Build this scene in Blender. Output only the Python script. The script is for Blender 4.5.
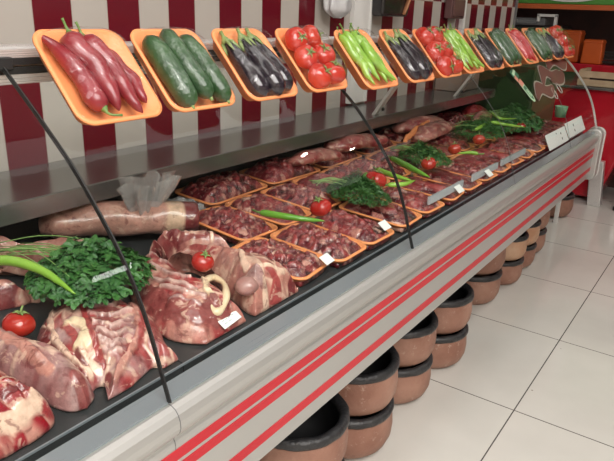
import bpy, math, random
from mathutils import Vector, Matrix, noise

for o in list(bpy.data.objects):
    bpy.data.objects.remove(o, do_unlink=True)
C = bpy.context.scene.collection
SC = bpy.context.scene

# ------------------------------------------------------------------ camera, world, lights, exposure
cam_d = bpy.data.cameras.new('camera')
cam = bpy.data.objects.new('camera', cam_d)
C.objects.link(cam)
R_ = Vector((0.5725088, -0.8191953, 0.0339521))
U_ = Vector((0.2564054, 0.2182192, 0.9416138))
F_ = Vector((0.7787746, 0.5303768, -0.3349785))
cam.matrix_world = Matrix(((R_.x, U_.x, -F_.x, 0), (R_.y, U_.y, -F_.y, 0), (R_.z, U_.z, -F_.z, 1.25), (0, 0, 0, 1)))
cam_d.sensor_width = 36
cam_d.lens = 36 * 620.9 / 614
cam_d.clip_start = 0.02
SC.camera = cam

w = bpy.data.worlds.new('world')
SC.world = w
w.use_nodes = True
w.node_tree.nodes['Background'].inputs[0].default_value = (1.0, 0.96, 0.92, 1)
w.node_tree.nodes['Background'].inputs[1].default_value = 0.12

def area_light(loc, sx, sy, power, col, rot=(0, 0, 0), name='overhead_light'):
    d = bpy.data.lights.new(name, 'AREA')
    d.shape = 'RECTANGLE'; d.size = sx; d.size_y = sy; d.energy = power; d.color = col
    o = bpy.data.objects.new(name, d); C.objects.link(o)
    o.location = loc; o.rotation_euler = rot
    return o
WARM = (1.0, 0.965, 0.925)
# broad diffuser panels of the shop ceiling, over the aisle and over the case
area_light((-0.35, -1.2, 2.76), 2.4, 1.9, 102, WARM)
area_light((5.2, -1.5, 2.76), 1.6, 1.4, 7, WARM)
area_light((1.2, 0.45, 2.76), 4.4, 0.4, 10, WARM)
for lx, ly in ((3.7, -0.35), (4.5, -0.5), (0.1, -0.3)):      # small lamps added for sparkle on the wraps
    area_light((lx, ly, 2.70), 0.06, 0.06, 4.5, (1.0, 0.97, 0.93))
# one bare tube lamp whose streak shows in the near pane
area_light((2.50, -1.83, 2.72), 0.34, 0.16, 4, (1.0, 0.98, 0.96))

SC.view_settings.view_transform = 'Standard'
SC.view_settings.look = 'None'
SC.view_settings.gamma = 1
SC.view_settings.use_curve_mapping = False
SC.view_settings.exposure = 0.55

# ------------------------------------------------------------------ helpers
def tag(o, label=None, cat=None, group=None, kind=None):
    if label: o['label'] = label
    if cat: o['category'] = cat
    if group: o['group'] = group
    if kind: o['kind'] = kind
    return o

def empty(name, loc=(0, 0, 0), label=None, cat=None, group=None, rot=None):
    o = bpy.data.objects.new(name, None); C.objects.link(o)
    o.location = loc; o.empty_display_size = 0.05
    if rot: o.rotation_euler = rot
    return tag(o, label, cat, group)

def mesh(name, V, Fc, mat=None, parent=None, smooth=True, cols=None, mats=None):
    me = bpy.data.meshes.new(name)
    me.from_pydata([tuple(v) for v in V], [], Fc)
    if smooth:
        me.polygons.foreach_set('use_smooth', [True] * len(Fc))
    if cols:
        a = me.color_attributes.new('Col', 'FLOAT_COLOR', 'POINT')
        flat = []
        for c in cols: flat.extend((c[0], c[1], c[2], 1.0))
        a.data.foreach_set('color', flat)
    if mat: me.materials.append(mat)
    me.update()
    o = bpy.data.objects.new(name, me); C.objects.link(o)
    if parent: o.parent = parent
    return o

class MB:
    """collects boxes, prisms, tubes and rings into one mesh"""
    def __init__(s): s.V = []; s.F = []
    def add(s, V, Fc):
        n = len(s.V); s.V += [Vector(v) for v in V]; s.F += [tuple(i + n for i in f) for f in Fc]; return s
    def box(s, a, b):
        x0, y0, z0 = a; x1, y1, z1 = b
        V = [(x0,y0,z0),(x1,y0,z0),(x1,y1,z0),(x0,y1,z0),(x0,y0,z1),(x1,y0,z1),(x1,y1,z1),(x0,y1,z1)]
        return s.add(V, [(0,3,2,1),(4,5,6,7),(0,1,5,4),(1,2,6,5),(2,3,7,6),(3,0,4,7)])
    def prism_x(s, prof, x0, x1, closed=True):
        """profile of (y, z) points extruded along x"""
        n = len(prof)
        V = [(x0, y, z) for y, z in prof] + [(x1, y, z) for y, z in prof]
        Fc = [(i, (i+1) % n, n + (i+1) % n, n + i) for i in range(n)]
        Fc += [tuple(range(n-1, -1, -1)), tuple(range(n, 2*n))]
        return s.add(V, Fc)
    def prism_y(s, prof, y0, y1):
        n = len(prof)
        V = [(x, y0, z) for x, z in prof] + [(x, y1, z) for x, z in prof]
        Fc = [(i, (i+1) % n, n + (i+1) % n, n + i) for i in range(n)]
        Fc += [tuple(range(n-1, -1, -1)), tuple(range(n, 2*n))]
        return s.add(V, Fc)
    def tube(s, path, radii, seg=10, flat=1.0):
        P = [Vector(p) for p in path]; n = len(P)
        if not isinstance(radii, (list, tuple)): radii = [radii] * n
        up = Vector((0, 0, 1)); base = len(s.V); prev = None
        for i in range(n):
            t = (P[min(i+1, n-1)] - P[max(i-1, 0)]).normalized()
            if prev is None:
                a = t.cross(up)
                if a.length < 1e-3: a = t.cross(Vector((0, 1, 0)))
                a.normalize()
            else:
                a = (prev - t * prev.dot(t)).normalized()
            prev = a; b = t.cross(a)
            for k in range(seg):
                an = 2 * math.pi * k / seg
                s.V.append(P[i] + a * (math.cos(an) * radii[i]) + b * (math.sin(an) * radii[i] * flat))
        for i in range(n-1):
            for k in range(seg):
                k2 = (k+1) % seg
                s.F.append((base+i*seg+k, base+i*seg+k2, base+(i+1)*seg+k2, base+(i+1)*seg+k))
        s.F.append(tuple(base + k for k in range(seg-1, -1, -1)))
        s.F.append(tuple(base + (n-1)*seg + k for k in range(seg)))
        return s
    def lathe(s, prof, seg=40, c=(0, 0, 0)):
        """profile of (r, z) points turned about z"""
        base = len(s.V); n = len(prof)
        for r, z in prof:
            for k in range(seg):
                a = 2*math.pi*k/seg
                s.V.append(Vector((c[0]+r*math.cos(a), c[1]+r*math.sin(a), c[2]+z)))
        for i in range(n-1):
            for k in range(seg):
                k2 = (k+1) % seg
                s.F.append((base+i*seg+k, base+i*seg+k2, base+(i+1)*seg+k2, base+(i+1)*seg+k))
        return s
    def build(s, name, mat, parent=None, smooth=False, xf=None, bevel=0, cols=None):
        V = [xf @ v for v in s.V] if xf else s.V
        o = mesh(name, V, s.F, mat, parent, smooth, cols)
        if bevel:
            m = o.modifiers.new('bevel', 'BEVEL'); m.width = bevel; m.segments = 3; m.limit_method = 'ANGLE'
            m.angle_limit = math.radians(40)
            for p in o.data.polygons: p.use_smooth = True
            wn = o.modifiers.new('wn', 'WEIGHTED_NORMAL'); wn.keep_sharp = True
        return o

def spline(pts, n):
    """smooth curve through the points"""
    P = [Vector(p) for p in pts]
    P = [P[0]*2 - P[1]] + P + [P[-1]*2 - P[-2]]
    out = []; m = len(P) - 3
    for i in range(n):
        t = i / (n-1) * m; k = min(int(t), m-1); u = t - k
        a, b, c, d = P[k:k+4]
        out.append(0.5*((2*b) + (c-a)*u + (2*a-5*b+4*c-d)*u*u + (3*b-a-3*c+d)*u**3))
    return out

def lerp(a, b, t): return a + (b-a)*t
def mixc(a, b, t): return tuple(a[i] + (b[i]-a[i])*t for i in range(3))
def sstep(a, b, x):
    t = max(0, min(1, (x-a)/(b-a))); return t*t*(3-2*t)

# ------------------------------------------------------------------ materials
def mat(name, col, rough=0.5, metal=0.0, coat=0.0, bump=0.0, bscale=40, var=None, vscale=8, spec=0.5, sss=0.0, alpha=1.0, trans=0.0):
    m = bpy.data.materials.new(name); m.use_nodes = True
    nt = m.node_tree; b = nt.nodes['Principled BSDF']
    b.inputs['Base Color'].default_value = (*col, 1)
    b.inputs['Roughness'].default_value = rough
    b.inputs['Metallic'].default_value = metal
    b.inputs['Coat Weight'].default_value = coat
    b.inputs['Coat Roughness'].default_value = 0.08
    b.inputs['Specular IOR Level'].default_value = spec
    b.inputs['Alpha'].default_value = alpha
    b.inputs['Transmission Weight'].default_value = trans
    tc = nt.nodes.new('ShaderNodeTexCoord')
    if sss:
        b.inputs['Subsurface Weight'].default_value = sss
        b.inputs['Subsurface Radius'].default_value = (0.01, 0.004, 0.002)
        b.inputs['Subsurface Scale'].default_value = 1.0
    if var:
        n = nt.nodes.new('ShaderNodeTexNoise'); n.inputs['Scale'].default_value = vscale; n.inputs['Detail'].default_value = 6
        nt.links.new(tc.outputs['Object'], n.inputs['Vector'])
        r = nt.nodes.new('ShaderNodeValToRGB')
        r.color_ramp.elements[0].position = 0.35; r.color_ramp.elements[0].color = (*col, 1)
        r.color_ramp.elements[1].position = 0.68; r.color_ramp.elements[1].color = (*var, 1)
        nt.links.new(n.outputs['Fac'], r.inputs['Fac']); nt.links.new(r.outputs['Color'], b.inputs['Base Color'])
    if bump:
        n = nt.nodes.new('ShaderNodeTexNoise'); n.inputs['Scale'].default_value = bscale; n.inputs['Detail'].default_value = 4
        nt.links.new(tc.outputs['Object'], n.inputs['Vector'])
        bp = nt.nodes.new('ShaderNodeBump'); bp.inputs['Strength'].default_value = bump; bp.inputs['Distance'].default_value = 0.01
        nt.links.new(n.outputs['Fac'], bp.inputs['Height']); nt.links.new(bp.outputs['Normal'], b.inputs['Normal'])
    return m

def mat_attr(name, rough=0.35, coat=0.4, bump=0.15, bscale=150, spec=0.5, varamp=0.25, vscale=60, sss=0.0, veins=0, vamt=0.55):
    """colour from the mesh's own colour attribute, broken up with fine noise"""
    m = mat(name, (0.5, 0.5, 0.5), rough, coat=coat, bump=bump, bscale=bscale, spec=spec, sss=sss)
    nt = m.node_tree; b = nt.nodes['Principled BSDF']
    a = nt.nodes.new('ShaderNodeAttribute'); a.attribute_name = 'Col'
    tc = nt.nodes.new('ShaderNodeTexCoord')
    n = nt.nodes.new('ShaderNodeTexNoise'); n.inputs['Scale'].default_value = vscale; n.inputs['Detail'].default_value = 8; n.inputs['Roughness'].default_value = 0.65
    nt.links.new(tc.outputs['Object'], n.inputs['Vector'])
    mr = nt.nodes.new('ShaderNodeMapRange')
    mr.inputs[1].default_value = 0.3; mr.inputs[2].default_value = 0.7; mr.inputs[3].default_value = 1-varamp; mr.inputs[4].default_value = 1+varamp
    nt.links.new(n.outputs['Fac'], mr.inputs[0])
    mx = nt.nodes.new('ShaderNodeVectorMath'); mx.operation = 'SCALE'
    nt.links.new(a.outputs['Color'], mx.inputs[0]); nt.links.new(mr.outputs[0], mx.inputs['Scale'])
    if not veins:
        nt.links.new(mx.outputs[0], b.inputs['Base Color']); return m
    v = nt.nodes.new('ShaderNodeTexNoise'); v.inputs['Scale'].default_value = veins; v.inputs['Detail'].default_value = 7; v.inputs['Roughness'].default_value = 0.6; v.inputs['Distortion'].default_value = 0.8
    nt.links.new(tc.outputs['Object'], v.inputs['Vector'])
    last = mx.outputs[0]
    for p0, p1, c, amt in ((0.57, 0.62, (0.70, 0.47, 0.37, 1), vamt), (0.42, 0.37, (0.13, 0.010, 0.014, 1), 0.55)):
        q = nt.nodes.new('ShaderNodeMapRange'); q.inputs[1].default_value = p0; q.inputs[2].default_value = p1; q.inputs[3].default_value = 0; q.inputs[4].default_value = amt
        nt.links.new(v.outputs['Fac'], q.inputs[0])
        k = nt.nodes.new('ShaderNodeMix'); k.data_type = 'RGBA'; k.inputs[7].default_value = c
        nt.links.new(q.outputs[0], k.inputs[0]); nt.links.new(last, k.inputs[6]); last = k.outputs[2]
    nt.links.new(last, b.inputs['Base Color'])
    return m

def mat_clear(name, tint, gloss=1.0, rough=0.02, ior=1.45, bump=0.0, bscale=30, haze=0.0, hazecol=(0.8, 0.8, 0.82)):
    """thin clear sheet: see-through with a Fresnel reflection"""
    m = bpy.data.materials.new(name); m.use_nodes = True
    nt = m.node_tree; nt.nodes.clear()
    out = nt.nodes.new('ShaderNodeOutputMaterial')
    tr = nt.nodes.new('ShaderNodeBsdfTransparent'); tr.inputs[0].default_value = (*tint, 1)
    gl = nt.nodes.new('ShaderNodeBsdfGlossy'); gl.inputs[0].default_value = (1, 1, 1, 1); gl.inputs['Roughness'].default_value = rough
    fr = nt.nodes.new('ShaderNodeFresnel'); fr.inputs[0].default_value = ior
    mul = nt.nodes.new('ShaderNodeMath'); mul.operation = 'MULTIPLY'; mul.inputs[1].default_value = gloss; mul.use_clamp = True
    gm = nt.nodes.new('ShaderNodeNewGeometry')          # only the outer face of the sheet mirrors
    inv = nt.nodes.new('ShaderNodeMath'); inv.operation = 'SUBTRACT'; inv.inputs[0].default_value = 1.0
    nt.links.new(gm.outputs['Backfacing'], inv.inputs[1])
    m0 = nt.nodes.new('ShaderNodeMath'); m0.operation = 'MULTIPLY'
    nt.links.new(fr.outputs[0], m0.inputs[0]); nt.links.new(inv.outputs[0], m0.inputs[1])
    nt.links.new(m0.outputs[0], mul.inputs[0])
    mx = nt.nodes.new('ShaderNodeMixShader')
    nt.links.new(mul.outputs[0], mx.inputs[0]); nt.links.new(tr.outputs[0], mx.inputs[1]); nt.links.new(gl.outputs[0], mx.inputs[2])
    last = mx
    if haze:
        df = nt.nodes.new('ShaderNodeBsdfDiffuse'); df.inputs[0].default_value = (*hazecol, 1)
        m2 = nt.nodes.new('ShaderNodeMixShader'); m2.inputs[0].default_value = haze
        nt.links.new(mx.outputs[0], m2.inputs[1]); nt.links.new(df.outputs[0], m2.inputs[2]); last = m2
    if bump:
        tc = nt.nodes.new('ShaderNodeTexCoord')
        n = nt.nodes.new('ShaderNodeTexNoise'); n.inputs['Scale'].default_value = bscale; n.inputs['Detail'].default_value = 3; n.inputs['Distortion'].default_value = 1.0
        nt.links.new(tc.outputs['Object'], n.inputs['Vector'])
        bp = nt.nodes.new('ShaderNodeBump'); bp.inputs['Strength'].default_value = bump; bp.inputs['Distance'].default_value = 0.02
        nt.links.new(n.outputs['Fac'], bp.inputs['Height'])
        nt.links.new(bp.outputs[0], gl.inputs['Normal']); nt.links.new(bp.outputs[0], fr.inputs['Normal'])
    nt.links.new(last.outputs[0], out.inputs[0])
    return m

def mat_tiles():
    """tall tiles in burgundy and off-white, colours swapping from row to row"""
    m = mat('striped_tiles', (0.5, 0.5, 0.5), rough=0.12, spec=0.5)
    nt = m.node_tree; b = nt.nodes['Principled BSDF']
    tc = nt.nodes.new('ShaderNodeTexCoord'); sp = nt.nodes.new('ShaderNodeSeparateXYZ')
    nt.links.new(tc.outputs['Object'], sp.inputs[0])
    def math_(op, a, bb, c=None):
        n = nt.nodes.new('ShaderNodeMath'); n.operation = op
        for i, v in enumerate((a, bb)):
            if v is None: continue
            if isinstance(v, (int, float)): n.inputs[i].default_value = v
            else: nt.links.new(v, n.inputs[i])
        return n.outputs[0]
    cx = math_('DIVIDE', math_('SUBTRACT', sp.outputs[0], 0.832), 0.0993)
    cz = math_('DIVIDE', math_('SUBTRACT', sp.outputs[2], 1.096), 0.212)
    fx = math_('FLOOR', cx, None); fz = math_('FLOOR', cz, None)
    par = math_('PINGPONG', math_('ADD', fx, fz), 1.0)
    mx = nt.nodes.new('ShaderNodeMix'); mx.data_type = 'RGBA'
    mx.inputs[6].default_value = (0.115, 0.006, 0.014, 1); mx.inputs[7].default_value = (0.43, 0.395, 0.36, 1)
    nt.links.new(par, mx.inputs[0])
    # grout
    ez = math_('LESS_THAN', math_('ABSOLUTE', math_('SUBTRACT', math_('FRACT', cz, None), 0.5), None), 0.492)
    ex = math_('LESS_THAN', math_('ABSOLUTE', math_('SUBTRACT', math_('FRACT', cx, None), 0.5), None), 0.49)
    e = math_('MULTIPLY', ez, ex)
    m2 = nt.nodes.new('ShaderNodeMix'); m2.data_type = 'RGBA'
    m2.inputs[6].default_value = (0.36, 0.30, 0.27, 1)
    nt.links.new(e, m2.inputs[0]); nt.links.new(mx.outputs[2], m2.inputs[7])
    nt.links.new(m2.outputs[2], b.inputs['Base Color'])
    return m

def mat_floor():
    m = mat('floor_tiles', (0.5, 0.5, 0.5), rough=0.13, spec=0.5)
    nt = m.node_tree; b = nt.nodes['Principled BSDF']
    tc = nt.nodes.new('ShaderNodeTexCoord'); mp = nt.nodes.new('ShaderNodeMapping')
    mp.inputs['Location'].default_value = (-1.877/0.6, -0.407/0.6, 0); mp.inputs['Scale'].default_value = (1/0.6, 1/0.6, 1)
    nt.links.new(tc.outputs['Object'], mp.inputs[0])
    sp = nt.nodes.new('ShaderNodeSeparateXYZ'); nt.links.new(mp.outputs[0], sp.inputs[0])
    def math_(op, a, bb):
        n = nt.nodes.new('ShaderNodeMath'); n.operation = op
        for i, v in enumerate((a, bb)):
            if v is None: continue
            if isinstance(v, (int, float)): n.inputs[i].default_value = v
            else: nt.links.new(v, n.inputs[i])
        return n.outputs[0]
    def edge(o): # distance from a joint, in tiles
        return math_('LESS_THAN', math_('ABSOLUTE', math_('SUBTRACT', math_('FRACT', o, None), 0.5), None), 0.4965)
    e = math_('MULTIPLY', edge(sp.outputs[0]), edge(sp.outputs[1]))
    ns = nt.nodes.new('ShaderNodeTexNoise'); ns.inputs['Scale'].default_value = 2.2; ns.inputs['Detail'].default_value = 5
    nt.links.new(tc.outputs['Object'], ns.inputs['Vector'])
    rp = nt.nodes.new('ShaderNodeValToRGB')
    rp.color_ramp.elements[0].position = 0.3; rp.color_ramp.elements[0].color = (0.57, 0.555, 0.515, 1)
    rp.color_ramp.elements[1].position = 0.7; rp.color_ramp.elements[1].color = (0.67, 0.655, 0.61, 1)
    nt.links.new(ns.outputs['Fac'], rp.inputs[0])
    # small specks of dirt
    vz = nt.nodes.new('ShaderNodeTexVoronoi'); vz.inputs['Scale'].default_value = 7
    nt.links.new(tc.outputs['Object'], vz.inputs['Vector'])
    sk = math_('LESS_THAN', vz.outputs['Distance'], 0.028)
    m0 = nt.nodes.new('ShaderNodeMix'); m0.data_type = 'RGBA'; m0.inputs[7].default_value = (0.34, 0.31, 0.27, 1)
    nt.links.new(sk, m0.inputs[0]); nt.links.new(rp.outputs[0], m0.inputs[6])
    m2 = nt.nodes.new('ShaderNodeMix'); m2.data_type = 'RGBA'
    m2.inputs[6].default_value = (0.10, 0.09, 0.085, 1)
    nt.links.new(e, m2.inputs[0]); nt.links.new(m0.outputs[2], m2.inputs[7])
    nt.links.new(m2.outputs[2], b.inputs['Base Color'])
    return m

def mat_brushed(name, col, rough=0.32, metal=0.85, axis='x'):
    m = mat(name, col, rough, metal=metal)
    nt = m.node_tree; b = nt.nodes['Principled BSDF']
    tc = nt.nodes.new('ShaderNodeTexCoord'); mp = nt.nodes.new('ShaderNodeMapping')
    mp.inputs['Scale'].default_value = (1.5, 300, 300) if axis == 'x' else (300, 300, 1.5)
    n = nt.nodes.new('ShaderNodeTexNoise'); n.inputs['Scale'].default_value = 3; n.inputs['Detail'].default_value = 3
    nt.links.new(tc.outputs['Object'], mp.inputs[0]); nt.links.new(mp.outputs[0], n.inputs['Vector'])
    mr = nt.nodes.new('ShaderNodeMapRange'); mr.inputs[3].default_value = rough-0.08; mr.inputs[4].default_value = rough+0.10
    nt.links.new(n.outputs['Fac'], mr.inputs[0]); nt.links.new(mr.outputs[0], b.inputs['Roughness'])
    return m

M = dict(
    tiles=mat_tiles(), floor=mat_floor(),
    ceil=mat('ceiling_paint', (0.62, 0.60, 0.57), 0.8, var=(0.58, 0.56, 0.53)),
    plaster=mat('cream_plaster', (0.50, 0.46, 0.40), 0.7, var=(0.44, 0.40, 0.36)),
    dark=mat('dark_lacquer', (0.012, 0.011, 0.012), 0.45, var=(0.02, 0.018, 0.018)),
    darkbrown=mat('dark_brown_panel', (0.035, 0.014, 0.012), 0.5, var=(0.055, 0.02, 0.016)),
    alu=mat_brushed('bumper_aluminium', (0.46, 0.455, 0.44), 0.38, 0.6),
    strip=mat_brushed('grey_strip', (0.30, 0.33, 0.37), 0.30, 0.4),
    steel=mat_brushed('stainless_ledge', (0.30, 0.30, 0.295), 0.22, 0.8),
    chrome=mat_brushed('rail_chrome', (0.74, 0.73, 0.72), 0.28, 0.6),
    deck=mat('deck_dark_steel', (0.034, 0.037, 0.040), 0.28, metal=0.2, var=(0.050, 0.053, 0.056), vscale=14),
    black=mat('black_rubber', (0.012, 0.012, 0.013), 0.5, var=(0.02, 0.02, 0.02)),
    red=mat('stripe_red', (0.50, 0.018, 0.03), 0.38, var=(0.45, 0.015, 0.026), spec=0.3),
    cred=mat('counter_red', (0.50, 0.012, 0.028), 0.22, coat=0.4, var=(0.42, 0.01, 0.022), vscale=3),
    white=mat('white_enamel', (0.72, 0.71, 0.69), 0.35, var=(0.66, 0.65, 0.63)),
    glass=mat_clear('case_glass', (0.965, 0.985, 0.975), 0.32, 0.0, 1.45),
    film=mat_clear('cling_film', (0.99, 0.99, 0.99), 0.6, 0.05, 1.45, bump=0.4, bscale=26),
    bagfilm=mat_clear('crumpled_bag_film', (0.9, 0.9, 0.9), 1.6, 0.10, 1.45, bump=0.6, bscale=30, haze=0.24, hazecol=(0.85, 0.82, 0.82)),
    foam=mat('orange_foam', (0.90, 0.33, 0.13), 0.5, var=(0.86, 0.30, 0.11), bump=0.05, bscale=300, sss=0.05),
    meat=mat_attr('fresh_meat', 0.32, 0.7, 0.16, 150, varamp=.3, vscale=45, veins=42),
    cubes=mat_attr('diced_meat', 0.30, 0.7, 0.3, 220, veins=95, vamt=0.30),
    leaf=mat('herb_leaf', (0.022, 0.085, 0.022), 0.5, var=(0.055, 0.17, 0.035), vscale=30),
    leafd=mat('dill_leaf', (0.018, 0.070, 0.014), 0.5, var=(0.05, 0.15, 0.03), vscale=40),
    stem=mat('herb_stem', (0.20, 0.36, 0.10), 0.45, var=(0.28, 0.44, 0.15), vscale=20),
    gpep=mat('green_pepper_skin', (0.19, 0.38, 0.04), 0.25, coat=0.3, var=(0.28, 0.50, 0.07), vscale=18),
    gpepd=mat('deep_green_pepper_skin', (0.09, 0.26, 0.025), 0.25, coat=0.3, var=(0.15, 0.36, 0.04), vscale=18),
    rpep=mat('red_pepper_skin', (0.17, 0.009, 0.016), 0.3, coat=0.2, var=(0.25, 0.022, 0.03), vscale=22),
    rpepb=mat('bright_red_pepper_skin', (0.36, 0.012, 0.018), 0.22, coat=0.3, var=(0.46, 0.03, 0.03), vscale=22),
    pstem=mat('pepper_stalk', (0.10, 0.19, 0.04), 0.5, var=(0.16, 0.26, 0.07), vscale=30),
    cuc=mat('cucumber_skin', (0.014, 0.050, 0.015), 0.30, coat=0.3, var=(0.035, 0.095, 0.03), vscale=35, bump=0.25, bscale=160),
    egg=mat('eggplant_skin', (0.008, 0.005, 0.010), 0.14, coat=0.5, var=(0.014, 0.008, 0.016)),
    calyx=mat('calyx_green', (0.16, 0.24, 0.07), 0.55, var=(0.26, 0.33, 0.12), vscale=50),
    tom=mat('tomato_skin', (0.44, 0.022, 0.014), 0.18, coat=0.4, var=(0.52, 0.045, 0.02), vscale=10),
    tomd=mat('small_tomato_skin', (0.36, 0.014, 0.012), 0.2, coat=0.4, var=(0.42, 0.028, 0.016), vscale=14),
    paper=mat('white_card', (0.80, 0.80, 0.79), 0.5, var=(0.76, 0.77, 0.77)),
    ink=mat('grey_ink', (0.42, 0.45, 0.47), 0.6, var=(0.38, 0.40, 0.42)),
    inkd=mat('dark_ink', (0.03, 0.03, 0.04), 0.6, var=(0.05, 0.05, 0.05)),
    board=mat('sign_green', (0.07, 0.26, 0.04), 0.4, var=(0.09, 0.30, 0.05)),
    orange=mat('orange_plastic', (0.60, 0.10, 0.012), 0.4, var=(0.52, 0.085, 0.01)),
    brightorange=mat('orange_trim', (0.55, 0.12, 0.03), 0.4, var=(0.48, 0.10, 0.025)),
    wood=mat('pale_wood', (0.50, 0.38, 0.25), 0.6, var=(0.40, 0.29, 0.18), vscale=12),
    cup=mat('pale_green_plastic', (0.22, 0.42, 0.26), 0.4, var=(0.19, 0.38, 0.23)),
    tagg=mat('tag_green', (0.015, 0.10, 0.05), 0.4, var=(0.02, 0.12, 0.06)),
    tagw=mat('tag_pale_green', (0.42, 0.62, 0.40), 0.4, var=(0.50, 0.66, 0.46)),
    tagp=mat('tag_salmon', (0.66, 0.25, 0.18), 0.4, var=(0.60, 0.22, 0.16)),
    decal=mat('brown_decal', (0.16, 0.045, 0.04), 0.4, var=(0.12, 0.03, 0.03)),
    decalline=mat('silver_decal_line', (0.50, 0.45, 0.40), 0.35, metal=0.4, var=(0.42, 0.38, 0.34)),
    plastic=mat('white_plastic_bag', (0.62, 0.62, 0.63), 0.35, coat=0.2, var=(0.50, 0.50, 0.52), vscale=20, bump=0.3, bscale=40),
    blackbag=mat('black_plastic', (0.010, 0.009, 0.010), 0.25, coat=0.3, var=(0.018, 0.014, 0.015), bump=0.4, bscale=30),
    brownbag=mat('brown_leather', (0.16, 0.06, 0.05), 0.35, var=(0.07, 0.025, 0.03), vscale=14),
    strap=mat('tan_strap', (0.42, 0.18, 0.08), 0.5, var=(0.35, 0.14, 0.06)),
    grey=mat('grey_painted_metal', (0.15, 0.15, 0.155), 0.4, var=(0.12, 0.12, 0.125)),
)

def mat_clay():
    m = mat('fired_clay', (0.25, 0.115, 0.078), 0.55, var=(0.36, 0.195, 0.14), vscale=9, bump=0.25, bscale=60)
    nt = m.node_tree; b = nt.nodes['Principled BSDF']
    src = b.inputs['Base Color'].links[0].from_socket
    tc = nt.nodes.new('ShaderNodeTexCoord'); v = nt.nodes.new('ShaderNodeTexNoise'); v.inputs['Scale'].default_value = 28; v.inputs['Detail'].default_value = 6; v.inputs['Roughness'].default_value = 0.7
    nt.links.new(tc.outputs['Object'], v.inputs['Vector'])
    r = nt.nodes.new('ShaderNodeValToRGB'); r.color_ramp.elements[0].position = 0.60; r.color_ramp.elements[0].color = (0, 0, 0, 1); r.color_ramp.elements[1].position = 0.70; r.color_ramp.elements[1].color = (0.7, 0.7, 0.7, 1)
    nt.links.new(v.outputs['Fac'], r.inputs[0])
    mx = nt.nodes.new('ShaderNodeMix'); mx.data_type = 'RGBA'; mx.inputs[7].default_value = (0.50, 0.36, 0.29, 1)
    nt.links.new(r.outputs[0], mx.inputs[0]); nt.links.new(src, mx.inputs[6]); nt.links.new(mx.outputs[2], b.inputs['Base Color'])
    return m
M['clay'] = mat_clay()
M['clayp'] = mat('pale_fired_clay', (0.46, 0.24, 0.14), 0.6, var=(0.56, 0.36, 0.24), vscale=9, bump=0.25, bscale=60)
M['rim'] = mat('sooty_glaze', (0.016, 0.016, 0.018), 0.42, var=(0.035, 0.034, 0.036), vscale=30, bump=0.35, bscale=70)
M['potin'] = mat('black_pot_inside', (0.006, 0.006, 0.007), 0.6, var=(0.010, 0.010, 0.011))
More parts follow.
